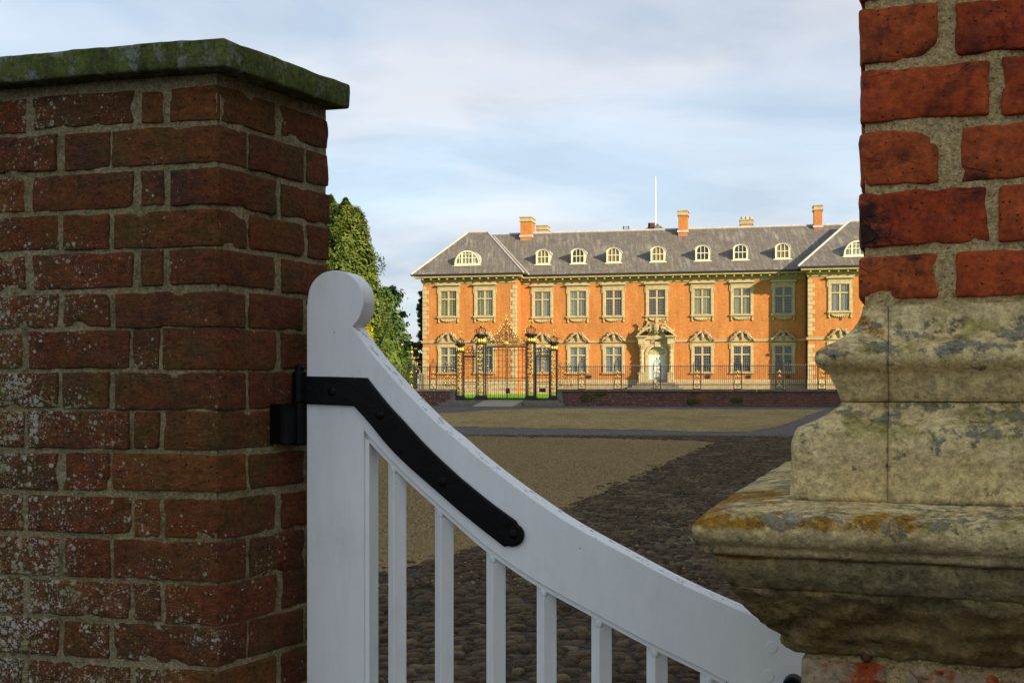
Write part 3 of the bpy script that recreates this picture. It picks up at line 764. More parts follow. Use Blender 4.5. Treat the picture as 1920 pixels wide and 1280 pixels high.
mortar_face(lambda t: lworld(0, t), [.006 + (LEND-.012)*i/50 for i in range(51)], zs, nR, .0045)
core = [lworld(2.43, .0075), lworld(.0070, .0075), lworld(.0070, LEND-.008), lworld(2.43, LEND-.008)]
o = len(mb.v)
mb.v += [(x-LC.x, y-LC.y, zz_) for zz_ in (0.0, ZTOP-.001) for x, y in core]
mb.f += [(o, o+1, o+5, o+4), (o+1, o+2, o+6, o+5), (o+2, o+3, o+7, o+6), (o+3, o, o+4, o+7), (o+4, o+5, o+6, o+7)]
mb.obj('mortar', K['mortar_l'], lp, smooth=True)
# coping slab
ov = .040
bis = (nF + nR); k = ov / (bis.normalized().dot(nF)); cc = Vector((LC.x, LC.y)) + bis.normalized()*k
zc0, zc1 = zat(122, cc.y), zat(68, cc.y)
Lc, Dc = 2.55, LEND + .052
vs, fs = rough_block(Lc, Dc, zc1-zc0, r=.007, step=.014, amp=.0021, seed=77, chip=.25)
mb = MB(); mb.v = [(cc.x - LC.x + LA.x*v.x + LB.x*v.y, cc.y - LC.y + LA.y*v.x + LB.y*v.y, zc0 + v.z) for v in vs]; mb.f = fs
mb.obj('coping_stone', K['coping'], lp, smooth=True)
# black iron hook plate on the pier for the gate to hang on
def hook_box(b0, b1, z0, z1, out0, out1, mbx):
    P = []
    for zz_ in (z0, z1):
        for b, o_ in ((b0, out0), (b0, out1), (b1, out1), (b1, out0)):
            x, y = lworld(0, b); P.append((x - LC.x + nR.x*o_, y - LC.y + nR.y*o_, zz_))
    mbx.add(P, [(0,1,2,3),(4,7,6,5),(0,4,5,1),(1,5,6,2),(2,6,7,3),(3,7,4,0)])
b0 = l_beta(507); dz = lworld(0, b0)[1]
mbx = MB(); hook_box(b0, b0+.085, zat(832, dz), zat(757, dz), -.003, .030, mbx)
hp = mbx.obj('hinge_plate', K['black'], lp, fix=True, bevel=.004)

# ------------------------------------------------------------------ white gate
GP = Plane((575-960)/F*2.25, 2.25, GANG)
gate = empty('white_gate', (GP.o[0], GP.o[1], 0), -GP.a)
tag(gate, 'white painted wooden gate with a round knob post, swept top rail and diamond balusters', 'gate')
TH = .052
g = lambda px, py: GP.xz(px, py)
knob = [(575.6,705),(575.6,572.8),(577,556),(581,539),(590,524),(606,511.5),(626,507),(646,510),(663,521),(675.5,538),(681,560),(679,578),(673,596),(661.4,612)]
top = [(661.4,612),(690,652),(719,688),(761,734.5),(817.5,791),(855,822),(892,854),(948,898),(1005,939),(1072,983),(1164,1034),(1279,1094.6),(1407,1152),(1500,1190),(1560,1213)]
bot = [(682,807),(703,831),(727,857),(770,899),(814,939),(860,980),(907,1021),(955,1056),(1005,1089),(1060,1120),(1112,1148),(1210,1201),(1312,1251),(1361,1277)]
def catmull(pts, n=6):
    out = []
    for i in range(len(pts)-1):
        p0 = pts[max(i-1, 0)]; p1 = pts[i]; p2 = pts[i+1]; p3 = pts[min(i+2, len(pts)-1)]
        for k in range(n):
            t = k/n
            out.append(tuple(.5*((2*p1[a]) + (-p0[a]+p2[a])*t + (2*p0[a]-5*p1[a]+4*p2[a]-p3[a])*t*t + (-p0[a]+3*p1[a]-3*p2[a]+p3[a])*t**3) for a in (0, 1)))
    out.append(pts[-1]); return out
knob_c = [knob[0]] + catmull(knob[1:], 5)[:-1]
K2 = [g(*p) for p in knob_c]; T2 = [g(*p) for p in catmull(top, 5)]; B2 = [g(*p) for p in catmull(bot, 5)]
xl = 0.0; xin = B2[0][0]; xr = .985; xs = B2[-1][0] + .012
K2 = [(max(x, 0.0), z_) for x, z_ in K2]
K2[0] = (0.0, .10); K2[1] = (0.0, K2[1][1])
zr_top = T2[-1][1]
T2 = [p_ for p_ in T2 if p_[0] < xr-.002]
outline = K2 + T2 + [(xr, T2[-1][1] - .008), (xr, .10), (xs, .10), (xs, B2[-1][1] - .006)] + B2[::-1] + [(xin, .10)]
outline = outline[::-1]                         # counter-clockwise seen from the camera
mb = MB(); mb.prism(outline, 0.0, TH)
fr = mb.obj('gate_frame', K['white'], gate)
bm = bmesh.new(); bm.from_mesh(fr.data); bmesh.ops.recalc_face_normals(bm, faces=bm.faces)
rim = [e for e in bm.edges if len(e.link_faces) == 2 and any(len(f.verts) > 8 for f in e.link_faces)]
bmesh.ops.bevel(bm, geom=rim, offset=.0042, segments=3, affect='EDGES', profile=.5, clamp_overlap=True)
bmesh.ops.triangulate(bm, faces=[f for f in bm.faces if len(f.verts) > 4])
for f in bm.faces: f.smooth = False
bm.to_mesh(fr.data); bm.free()
# slim fillet that lines the inside of the opening
mb = MB(); pts = B2
ins = []
for i, (x, z_) in enumerate(B2):
    a = B2[max(i-1, 0)]; b = B2[min(i+1, len(B2)-1)]; dx, dz_ = b[0]-a[0], b[1]-a[1]; L = math.hypot(dx, dz_)
    ins.append((x + dz_/L*.009, z_ - dx/L*.009))
ins = [(xin + .009, ins[0][1] - .012)] + ins[1:]
for i in range(len(B2)-1):
    mb.prism([ins[i], ins[i+1], B2[i+1], B2[i]], .006, TH - .006)
mb.prism([(xin, .10), (xin + .009, .10), ins[0], B2[0]], .006, TH - .006)
mb.obj('fillet', K['white'], gate, fix=True)
def z_under(x):
    for i in range(len(B2)-1):
        if B2[i][0] <= x <= B2[i+1][0]:
            t = (x - B2[i][0])/(B2[i+1][0]-B2[i][0]); return B2[i][1] + t*(B2[i+1][1]-B2[i][1])
    return B2[-1][1] - .01
side = .0285; hd = side/math.sqrt(2)
for i, bx_ in enumerate((745, 833, 930, 1025, 1128, 1232, 1333, 1437)):
    x = GP.x(bx_, TH/2)
    if x > xs - .02: continue
    zt = z_under(x) + .02
    mb = MB(); c = TH/2
    mb.add([(x-hd, c, .13), (x, c-hd, .13), (x+hd, c, .13), (x, c+hd, .13), (x-hd, c, zt), (x, c-hd, zt), (x+hd, c, zt), (x, c+hd, zt)],
           [(0,1,5,4),(1,2,6,5),(2,3,7,6),(3,0,4,7),(0,3,2,1),(4,5,6,7)])
    b = mb.obj('baluster', K['white'], gate, bevel=.0028)
    zj = z_under(x) - .004; st = MB(); st.ball((x, c - hd + .004, zj - .010), (.0075, .0045, .012), 8, 6); st.obj('paint_bead', K['white'], b, smooth=True)
MB().box(xin-.002, xs+.002, .004, TH-.004, .16, .27).obj('bottom_rail', K['white'], gate, bevel=.003)
for px, py in ((1447, 1213), (1440, 1266)):
    x, z_ = g(px, py); mb = MB()
    n = 16
    mb.prism([(x + .010*math.cos(2*math.pi*k/n), z_ + .010*math.sin(2*math.pi*k/n)) for k in range(n)], -.0014, .003)
    mb.obj('peg', K['white'], gate, bevel=.0006)
# strap hinge
so = [(572,705),(630,706),(687,708),(724.6,755.6),(758.4,792),(800.6,838),(855,889),(898,925),(930,950),(966,976)]
si = [(945,1025),(873.7,968.7),(817.5,920),(765,874),(727,836),(691,792),(663,761),(620,759),(572,757)]
tip = []
cx, cy_ = 960, 1003
for a in (-62, -40, -18, 5, 28, 50, 72, 95, 115): tip.append((cx + 22*math.cos(math.radians(a)), cy_ + 22*math.sin(math.radians(a))))
sm = so[:3] + catmull(so[2:], 4)[1:] + tip + catmull(si[:7], 4) + si[7:]
poly = [GP.xz(px, py, -.007) for px, py in sm][::-1]
mb = MB(); mb.prism(poly, -.0085, .002)
strap = mb.obj('strap_hinge', K['black'], gate)
bm = bmesh.new(); bm.from_mesh(strap.data); bmesh.ops.recalc_face_normals(bm, faces=bm.faces)
rim = [e for e in bm.edges if len(e.link_faces) == 2 and any(len(f.verts) > 8 for f in e.link_faces)]
bmesh.ops.bevel(bm, geom=rim, offset=.003, segments=3, affect='EDGES', profile=.5, clamp_overlap=True)
bmesh.ops.triangulate(bm, faces=[f for f in bm.faces if len(f.verts) > 4]); bm.to_mesh(strap.data); bm.free()
for px, py in ((622, 734), (712, 778), (829, 903), (962, 1001)):
    x, z_ = GP.xz(px, py, -.009); mb = MB()
    n = 12
    for k in range(1): pass
    prof = [(.0098, -.0080), (.0088, -.0096), (.0058, -.0106), (.0015, -.0109)]
    vs = []; fs = []
    for r_, y_ in prof:
        for k in range(n): t = 2*math.pi*k/n; vs.append((x + r_*math.cos(t), y_, z_ + r_*math.sin(t)))
    for i in range(3):
        for k in range(n): fs.append((i*n+k, (i+1)*n+k, (i+1)*n+(k+1) % n, i*n+(k+1) % n))
    fs.append(tuple(3*n+k for k in range(n-1, -1, -1)))
    mb.add(vs, fs); mb.obj('bolt', K['black'], strap, smooth=True)
x0, z0 = g(559, 753); x1, z1 = g(559, 700); kr = .0150
mb = MB(); mb.lathe([(kr, z0-.001), (kr, z1+.002), (kr*.86, z1+.004), (kr*.62, z1+.0045), (kr*.62, z1+.013), (kr*.45, z1+.016)], x0, .006, 20)
mb.box(x0, .012, -.006, .004, z0, zat(705, 2.25))
mb.obj('hinge_knuckle', K['black'], gate, bevel=.0015)
x0, z0 = g(560, 754); mb = MB(); mb.lathe([(.0175, z0-.085), (.0175, z0-.002), (.010, z0-.0005)], x0, .007, 18)
pn = mb.obj('hinge_pin', K['black'], gate, smooth=False, bevel=.0015)
x0, z0 = g(1488, 1279); mb = MB(); n = 18
mb.prism([(x0 + .016*math.cos(2*math.pi*k/n), z0 + .016*math.sin(2*math.pi*k/n)) for k in range(n)], -.030, .002)
mb.obj('latch_knob', K['black'], gate, bevel=.003)

# ------------------------------------------------------------------ right gate pier
RA = math.radians(19.0)
RC = Vector(((1612-960)/F*1.37, 1.37)); RE = Vector((math.cos(RA), -math.sin(RA))); RV = Vector((math.sin(RA), math.cos(RA)))
rp = empty('stone_based_pier', (RC.x, RC.y, 0), -RA)
tag(rp, 'tall red brick pier on a weathered moulded stone base, right of the white gate', 'pier')
def r_s(px, q=0.0):
    r = (px-960)/F; ox = RC.x - RV.x*q; oy = RC.y - RV.y*q
    return (r*oy - ox)/(RE.x - r*RE.y)
RW, RD = .56, .47
ry = [(-330,-240),(-215,-128),(-100,-8),(20,105,124),(127,219,233),(246,344,356),(363,455,461),(481,553,558)]
rows = [(-335,-250,0),(-219,-128,1),(-98,8,0),(18,117,1)]
rows = [(-445,-350,1),(-325,-240,0),(-213,-122,1),(-98,3,0),(19,121,1),(131,233,0),(246,350,1),(362,463,0),(481,560,1)]
rg = random.Random(23)
for (t, b, header) in rows:
    z0, z1 = zat(b, RC.y), zat(t, RC.y)
    if header: cuts = [(0.0, r_s(1757)), (r_s(1795), r_s(1795) + .150), (r_s(1795) + .160, r_s(1795) + .310), (r_s(1795)+.320, RW)]
    else: cuts = [(0.0, r_s(1855)), (r_s(1876), r_s(1876)+.072), (r_s(1876)+.082, r_s(1876)+.232), (r_s(1876)+.242, RW)]
    dep = .20 if header else .098
    for i, (a0, a1) in enumerate(cuts):
        seed += 1
        j = rg.uniform(-.003, .003) if i else 0
        L = a1 - a0
        if L < .02: continue
        H = z1 - z0 + rg.uniform(-.004, .003)
        vs, fs = rough_block(L, dep if i == 0 else .10, H, r=rg.uniform(.003, .0055), step=.009, amp=.0028, seed=seed, chip=.35+.5*rg.random())
        pr = rg.uniform(-.001, .0025)
        mb = MB(); mb.v = [(a0 + j + v.x, v.y - pr, z0 + v.z) for v in vs]; mb.f = fs
        mb.obj('brick', K['red_brick'], rp, smooth=True)
    y = dep + .01
    while y < RD - .02:
        w = min(.098 if not header else .20, RD - y)
        seed += 1
        vs, fs = rough_block(.10, w, z1-z0, r=.005, step=.03, amp=.002, seed=seed)
        mb = MB(); mb.v = [(v.x, y + v.y, z0 + v.z) for v in vs]; mb.f = fs; mb.obj('brick', K['red_brick'], rp, smooth=True)
        y += w + .011
zb = zat(575, RC.y); zt = zat(-450, RC.y)
mb = MB(); m_ = 110; n_ = 70
ss = [.006 + .34*i/n_ for i in range(n_+1)] + [RW-.006]; zz_ = [zb + (zt-zb)*i/m_ for i in range(m_+1)]
for s_ in ss:
    for z_ in zz_:
        sp = Vector((s_*3, 2.2, z_*3)); d = .0044 + noise.noise(sp*12)*.0026 + noise.noise(sp*45)*.0014
        mb.v.append((s_, d, z_))
for i in range(len(ss)-1):
    for k_ in range(m_): mb.f.append((i*(m_+1)+k_, (i+1)*(m_+1)+k_, (i+1)*(m_+1)+k_+1, i*(m_+1)+k_+1))
mb.box(.006, RW-.004, .016, RD-.004, zb, zt)
mb.obj('mortar', K['mortar_r'], rp, smooth=True)

# stone mouldings: profile read from the corner's outline, as (projection, height)
def r_qz(px, py):
    r = (px-960)/F; kx = RV.x + RE.x; ky = RV.y + RE.y
    # corner moves by -q along both axes
    q = (RC.x - RC.y*r)/(kx - ky*r); return q, zat(py, RC.y - ky*q)
def prof(pts): return [r_qz(*p) for p in pts]
upper = prof([(1617,573),(1616,580),(1614,590),(1609,602),(1600,615),(1587,626),(1570,636),(1552,644),(1536,651),(1527,658),(1523,668),(1524,677),(1530,686),(1542,693),(1552,699),(1555,706),(1559,716),(1565,727),(1572,739),(1577,752)])
lower = prof([(1577,754),(1570,762),(1558,771),(1546,779),(1530,787),(1510,795),(1495,802),(1487,811),(1482,825),(1480,846),(1482,862),(1482,880),(1481,906),(1480,925),(1479,936)])
ledge = prof([(1470,937),(1440,941),(1390,949),(1345,956),(1316,963),(1302,974),(1293,986),(1291.5,997),(1294,1009),(1303,1017),(1312,1021),(1312.5,1028),(1314,1035),(1330,1039)])
cove = prof([(1331,1041),(1334,1050),(1336,1061),(1341,1073),(1348,1084),(1358,1094),(1364,1099)])
rock = prof([(1362,1099),(1376,1110),(1392,1124),(1404,1138),(1414,1152),(1426,1166),(1440,1177),(1452,1190),(1462,1205),(1478,1216),(1494,1221)])
def refine(p, step=.0055):
    out = []
    for (q0, z0), (q1, z1) in zip(p, p[1:]):
        n = max(1, int(math.hypot(q1-q0, z1-z0)/step))
        out += [(q0+(q1-q0)*i/n, z0+(z1-z0)*i/n) for i in range(n)]
    return out + [p[-1]]
DP = .62                                  # the base runs deeper than the shaft
def ring_pt(t, q):
    """t<0: along the left side (depth -t); t>=0: along the front; corner at t=0"""
    c = .02
    if t >= 0:
        s_ = t if t > c else -q + (c+q)*t/c
        return s_, -q, 0.0, -1.0
    d = -t; d_ = d if d > c else -q + (c+q)*d/c
    if d > DP - c: d_ = DP - c + (c + q)*(d - (DP-c))/c
    return -q, d_, -1.0, 0.0
def stone(name, prf, t0, t1, amp, freq, seed, res=.0075, lab=None):
    p = refine(prf); n = max(2, int((t1-t0)/res)); mb = MB()
    ts = [t0 + (t1-t0)*i/n for i in range(n+1)]
    if t0 < 0 < t1: ts = [t for t in ts if abs(t) > .02] + [.02*i/22 for i in range(-22, 23)]
    ts = sorted(ts)
    cols = []
    def pt(t, q, z_, inset=0.0):
        x, y, nx, ny = ring_pt(t, q)
        dc = (x + q) if t >= 0 else (y + q)
        if dc < .022:                    # worn corner
            w = 1 - dc/.022; nx = nx*(1-w) - .7071*w; ny = ny*(1-w) - .7071*w
            inset += .006*w*w
        sp = Vector((x, y, z_)) + Vector((seed, seed*.7, seed*1.3))
        d = noise.noise(sp*freq)*amp + noise.noise(sp*freq*3)*amp*.55 + noise.noise(sp*freq*8)*amp*.32
        if amp > .008: d += (noise.ridged_multi_fractal(Vector((sp.x, sp.y, sp.z*1.9))*19, .9, 2.1, 4, 1.0, 2.0) - 1.2)*.013
        d -= inset
        return (x + nx*d, y + ny*d, z_ + .35*d*noise.noise(sp*30))
    for i, t in enumerate(ts):
        e = .0007 if (i == 0 or i == len(ts)-1) else 0
        col_ = [pt(t, p[0][0]-.05, p[0][1])] + [pt(t, q, z_, e) for q, z_ in p] + [pt(t, p[-1][0]-.05, p[-1][1])]
        cols.append(col_)
    # fold the ends in so joints have depth
    def fold(col_, t): return [tuple(Vector(c_) + Vector((0, .03, 0) if t >= 0 else (.03, 0, 0))) for c_ in col_]
    cols = [fold(cols[0], ts[0])] + cols + [fold(cols[-1], ts[-1])]
    m_ = len(cols[0])
    for c_ in cols: mb.v += c_
    for i in range(len(cols)-1):
        for k_ in range(m_-1): mb.f.append((i*m_+k_, i*m_+k_+1, (i+1)*m_+k_+1, (i+1)*m_+k_))
    return mb.obj(name, K['plinth'], rp, smooth=True)
sj = r_s(1665, .06); gp = .0003
stone('base_stone', upper, -.30, sj - gp, .0021, 26, 1.0); stone('base_stone', upper, sj + gp, RW, .0021, 26, 2.0)
stone('base_stone', upper, -DP, -.303, .003, 22, 3.0, .03)
stone('base_stone', lower, -.30, sj - gp, .0027, 24, 4.0); stone('base_stone', lower, sj + gp, RW, .0027, 24, 5.0)
stone('base_stone', lower, -DP, -.303, .003, 20, 6.0, .03)
stone('ledge_stone', ledge, -DP, RW, .0042, 14, 7.0)
stone('cove_stone', cove, -DP, RW, .0036, 22, 8.0)
stone('rough_stone', rock, -DP, RW, .0115, 15, 9.0, .006)
zbt = rock[-1][1]; qb = rock[-1][0] - .004
mb = MB(); mb.box(.012, RW-.012, .012, RD-.012, .0, zb+.01); mb.box(-qb+.035, RW, -qb+.035, RD, 0, lower[-1][1]-.02)
mb.obj('core', K['mortar_r'], rp)
# brick foot below the stone
zf = zbt - .006; r_i = 0
zrow = zf
while zrow > .05:
    h = .072; s0 = -qb
    cuts = [(s0, s0+.20), (s0+.21, s0+.31), (s0+.32, s0+.53)] if r_i % 2 else [(s0, s0+.10), (s0+.11, s0+.32), (s0+.33, s0+.43)]
    for i, (a0, a1) in enumerate(cuts):
        seed += 1
        vs, fs = rough_block(a1-a0, .10, h - .011, r=.006, step=.018, amp=.0035, seed=seed, chip=.8)
        mb = MB(); mb.v = [(a0+v.x, -qb + v.y, zrow - h + .011 + v.z) for v in vs]; mb.f = fs; mb.obj('brick', K['smeared_brick'], rp, smooth=True)
    zrow -= h; r_i += 1
mb = MB(); x_ = -qb + .006
n_ = 60; zz_ = [zrow + (zbt+.004-zrow)*i/120 for i in range(121)]
for i in range(n_+1):
    for z_ in zz_:
        sp = Vector((i*.03, 5.1, z_*3)); topw = max(0.0, 1 - (zbt - z_)/.03)
        mb.v.append((x_ + (.5)*i/n_, -qb + .006 - topw*.007 + noise.noise(sp*14)*.004, z_))
for i in range(n_):
    for k_ in range(120): mb.f.append((i*121+k_, (i+1)*121+k_, (i+1)*121+k_+1, i*121+k_+1))
mb.obj('mortar', K['mortar_r'], rp, smooth=True)
s_ = r_s(1625, qb); zn = zat(1248, 1.25)
mb = MB(); mb.ball((s_, -qb-.004, zn), (.007, .009, .009), 9, 7); mb.obj('iron_nail', K['brass'], rp, smooth=True)
# ------------------------------------------------------------------ court behind the wall
LAWN0, LAWN1 = 0.76, 0.90
def lawn_z(y): return LAWN0 + (LAWN1-LAWN0)*min(max((y-59.0)/29.0, 0), 1)
A_ = [WALLP.world(-60, .35), WALLP.world(60, .35)]
mb = MB(); P = [(*WALLP.world(-75, .35), LAWN0), (*WALLP.world(75, .35), LAWN0), (*HOUSE.world(85, -4.0), LAWN1), (*HOUSE.world(-85, -4.0), LAWN1)]
mb.add(P, [(0, 1, 2, 3)]); tag(mb.obj('lawn', K['grass']), kind='structure')
mb = MB(); P = [(*HOUSE.world(-85, -4.0), LAWN1), (*HOUSE.world(85, -4.0), LAWN1), (*HOUSE.world(85, 1.0), LAWN1), (*HOUSE.world(-85, 1.0), LAWN1)]
mb.add(P, [(0, 1, 2, 3)]); tag(mb.obj('gravel_walk', K['gravel']), kind='structure')
mb = MB(); P = [(*HOUSE.world(-85, 1.0), LAWN1-.01), (*HOUSE.world(85, 1.0), LAWN1-.01), (900, 1500, LAWN1), (-900, 1500, LAWN1)]
mb.add(P, [(0, 1, 2, 3)]); tag(mb.obj('parkland', K['grass']), kind='structure')
# short turf blades along the near edge of the lawn, seen through the gates
rgn = np.random.default_rng(8); V = []; Fc = []
for _ in range(30000):
    s_ = rgn.uniform(-5, 4.2); t_ = .5 + 24*rgn.random()**1.6; x, y = WALLP.world(s_, t_); h = rgn.uniform(.05, .12); a = rgn.uniform(0, 6.28); w = .03; o = len(V)
    V += [(x - w*math.cos(a), y - w*math.sin(a), lawn_z(y)-.01), (x + w*math.cos(a), y + w*math.sin(a), lawn_z(y)-.01), (x + rgn.uniform(-.04, .04), y + rgn.uniform(-.04, .04), lawn_z(y)+h)]
    Fc.append((o, o+1, o+2))
mb = MB(); mb.v = V; mb.f = Fc; tag(mb.obj('turf', K['turf']), 'bright sunlit green turf just inside the iron gates', 'grass', kind='stuff')

# ------------------------------------------------------------------ the house
H0 = HOUSE
house = empty('manor_house', (H0.o[0], H0.o[1], 0), -H0.a)
tag(house, 'long two-storey orange brick manor house with stone windows and grey slate roof', 'house')
TW = -2.0; ZB = .80; ZP = 2.03; ZE = 10.25; OH = .76
xm = lambda px: H0.x(px, 0.0)
xw = lambda px: H0.x(px, TW)
WL0, WL1 = xw(793), xw(967)             # left wing front
WR0 = xw(1515.5); WR1 = WR0 + (WL1 - WL0) # right wing front
GW, GZ0, GZ1 = .655, 2.61, 4.58         # half width and height of the glass below ...
FZ0, FZ1 = 7.00, 8.98                   # ... and above
main_px = [1017, 1083.5, 1150.5, 1231.5, 1317, 1391, 1469]
wing_px = [841, 909]; 
def holes_for(xs, ground=True):
    h = [(x-GW, x+GW, FZ0, FZ1) for x in xs]
    if ground: h += [(x-GW, x+GW, GZ0, GZ1) for x in xs]
    return h
def wall_holes(mb, x0, x1, z0, z1, y, holes, depth=.30):
    X = sorted({x0, x1} | {v for h in holes for v in h[:2] if x0 < v < x1}); Z = sorted({z0, z1} | {v for h in holes for v in h[2:] if z0 < v < z1})
    for a, b in zip(X, X[1:]):
        for c, d in zip(Z, Z[1:]):
            mx_, mz = (a+b)/2, (c+d)/2
            if any(h[0] < mx_ < h[1] and h[2] < mz < h[3] for h in holes): continue
            mb.add([(a, y, c), (b, y, c), (b, y, d), (a, y, d)], [(0, 1, 2, 3)])
    for h in holes:
        a, b, c, d = h
        mb.add([(a,y,c),(b,y,c),(b,y,d),(a,y,d),(a,y+depth,c),(b,y+depth,c),(b,y+depth,d),(a,y+depth,d)], [(0,4,5,1),(1,5,6,2),(2,6,7,3),(3,7,4,0)])
MX = [xm(p) for p in main_px]; LX = [xw(p) for p in wing_px]
RX = [WR0 + (WL1 - x) for x in LX][::-1]; RX[0] = xw(1575)
DX = MX[3]
mh = holes_for(MX[:3] + MX[4:]) + [(DX-GW, DX+GW, FZ0, FZ1), (DX-.72, DX+.72, 1.80, 4.62)]
mb = MB(); wall_holes(mb, WL1 - .5, WR0 + .5, ZB, ZE-.05, 0.0, mh)
mb.add([(WL1-.5, 11, ZB), (WR0+.5, 11, ZB), (WR0+.5, 11, ZE-.05), (WL1-.5, 11, ZE-.05)], [(0, 1, 2, 3)])
mb.obj('wall', K['facade'], house)
for (a, b, xs) in ((WL0, WL1, LX), (WR0, WR1, RX)):
    mb = MB(); wall_holes(mb, a, b, ZB, ZE-.05, TW, holes_for(xs))
    for x in (a, b): mb.add([(x, TW, ZB), (x, 9.0, ZB), (x, 9.0, ZE-.05), (x, TW, ZE-.05)], [(0, 1, 2, 3)])
    mb.add([(a, 9, ZB), (b, 9, ZB), (b, 9, ZE-.05), (a, 9, ZE-.05)], [(0, 1, 2, 3)])
    mb.obj('wall', K['facade'], house)
    MB().box(a+.3, b-.3, TW+1.6, TW+1.7, ZB, ZE-.2).obj('room_wall', K['room'], house)
MB().box(WL1+.1, WR0-.1, 1.6, 1.7, ZB, ZE-.2).obj('room_wall', K['room'], house)
MB().box(WL1+.1, WR0-.1, .3, 1.6, 5.55, 5.75).obj('room_floor', K['room'], house)
# plinth, string course, cornice
for (a, b, t) in ((WL1, WR0, 0.0), (WL0, WL1, TW), (WR0, WR1, TW)):
    e0, e1 = (.0, .0) if t == 0 else (.09, .09)
    MB().box(a-e0, b+e1, t-.09, t+.02, ZB, ZP).obj('plinth', K['stone'], house, bevel=.02)
    mb = MB(); mb.box(a-e0*1.4, b+e1*1.4, t-.11, t+.02, 4.92, 5.05); mb.box(a-e0*1.9, b+e1*1.9, t-.15, t+.02, 5.053, 5.10); mb.obj('string_course', K['stone'], house)
    mb = MB(); mb.box(a-e0, b+e1, t-.07, t+.02, 9.55, 9.74); mb.box(a-e0*1.5, b+e1*1.5, t-.13, t+.02, 9.743, 9.95); mb.box(a-e0*6, b+e1*6, t-OH+.06, t+.02, 9.98, 10.10)
    mb.obj('cornice', K['cornice'], house)
    mbg = MB(); mbg.box(a-(OH if t else 0), b+(OH if t else 0), t-OH-.03, t-OH+.10, ZE-.13, ZE-.01); mbg.obj('gutter', K['iron'], house)
    x = a + .12; n = max(2, int(round((b-a-.24)/.66)))
    bme = MB(); bme.box(-.07, .07, -.50, .0, 9.83, 9.975); bme.ball((0, -.51, 9.885), (.085, .07, .08), 7, 5)
    bm_ = bme.mesh('bracket', smooth=False); bm_.materials.append(K['stone'])
    for i in range(n+1):
        xx = a + .12 + (b-a-.24)*i/n
        link('bracket', bm_, None, house, (xx, t-.02, 0))
for x, sgn in ((WL1, 1), (WR0, -1)):     # wing returns
    MB().box(min(x+sgn*.003, x+sgn*.11), max(x+sgn*.003, x+sgn*.11), TW+.05, -.01, 4.93, 5.07).obj('string_course', K['stone'], house); mb = MB(); mb.box(min(x+sgn*.003, x+sgn*.40), max(x+sgn*.003, x+sgn*.40), TW+.05, -.01, 9.97, 10.09)
    mb.obj('cornice', K['cornice'], house)
# quoins
def quoins(x, sgn, two=True):
    z = ZP + .02; i = 0; hq = .318
    while z + hq < 9.56:
        if not (4.72 < z + hq/2 < 5.28):
            w, d = (.46, .28) if i % 2 else (.28, .46)
            mb = MB(); x0, x1 = sorted((x - sgn*.035, x + sgn*w)); mb.box(x0, x1, TW-.035, TW+d, z+.012, z+hq-.012)
            mb.obj('quoin', K['stone'], house, bevel=.018)
        z += hq; i += 1
quoins(WL0, 1); quoins(WL1, -1); quoins(WR0, 1)

# window pieces
pane_me = {}
def pane_mesh(w, h):
    k = (round(w, 3), round(h, 3))
    if k not in pane_me:
        mb = MB(); mb.box(-w/2, w/2, -.004, .004, 0, h); me = mb.mesh('pane'); me.materials.append(K['glass']); pane_me[k] = me
    return pane_me[k]
def curtain_mesh(w, h, kind):
    mb = MB(); n = 34
    for i in range(n+1):
        x = -w/2 + w*i/n; y = .035*math.sin(i*1.9) + .02*math.sin(i*.83)
        if kind == 'cur_blue' or kind == 'cur_orange': y *= .2
        mb.v += [(x, y, 0), (x, y, h)]
    mb.f = [(2*i, 2*i+2, 2*i+3, 2*i+1) for i in range(n)]
    return mb
shared = {}; rcur = random.Random(9)
def surround(z0, z1, ground):
    W = GW; mb = MB()
    fy0, fy1 = -.10, .22
    j = .175
    mb.box(-W-j, -W, fy0, .02, z0-.02, z1+j); mb.box(W, W+j, fy0, .02, z0-.02, z1+j); mb.box(-W, W, fy0, .02, z1, z1+j)   # architrave
    mb.box(-W-j-.035, -W-j, fy0+.04, .02, z0-.02, z1+j+.03); mb.box(W+j, W+j+.035, fy0+.04, .02, z0-.02, z1+j+.03)
    mb.box(-W-j-.10, -W-j-.037, fy0+.02, .02, z1-.22, z1+j+.03); mb.box(W+j+.037, W+j+.10, fy0+.02, .02, z1-.22, z1+j+.03)   # ears
    mb.box(-W-j, W+j, fy0, .02, z1+j+.003, z1+j+.06)
    # stone cross: jamb lining, mullion and transom
    zt = z0 + (z1-z0)*.675
    mb.box(-W, -W+.065, -.02, fy1, z0, z1); mb.box(W-.065, W, -.02, fy1, z0, z1); mb.box(-W+.065, W-.065, -.02, fy1, z1-.06, z1); mb.box(-W+.065, W-.065, -.02, fy1, z0, z0+.05)
    mb.box(-.07, .07, -.03, fy1-.003, z0+.05, z1-.06); mb.box(-W+.065, -.07, -.025, fy1-.003, zt-.055, zt+.055); mb.box(.07, W-.065, -.025, fy1-.003, zt-.055, zt+.055)
    mb.box(-W-j-.06, W+j+.06, -.19, .02, z0-.13, z0-.023)       # sill
    return mb.mesh('window', False), zt
def lead_grid(z0, z1, zt):
    mb = MB(); W = GW
    for sx in (-1, 1):
        xa, xb = sorted((sx*.07, sx*(W-.065)))
        for (za, zb_) in ((z0+.05, zt-.055), (zt+.055, z1-.06)):
            for k in range(1, 4): x = xa + (xb-xa)*k/4; mb.box(x-.008, x+.008, .022, .037, za, zb_)
            n = max(2, int(round((zb_-za)/.19)))
            for k in range(1, n): zz2 = za + (zb_-za)*k/n; mb.box(xa, xb, .024, .035, zz2-.008, zz2+.008)
    return mb.mesh('lead_grid')
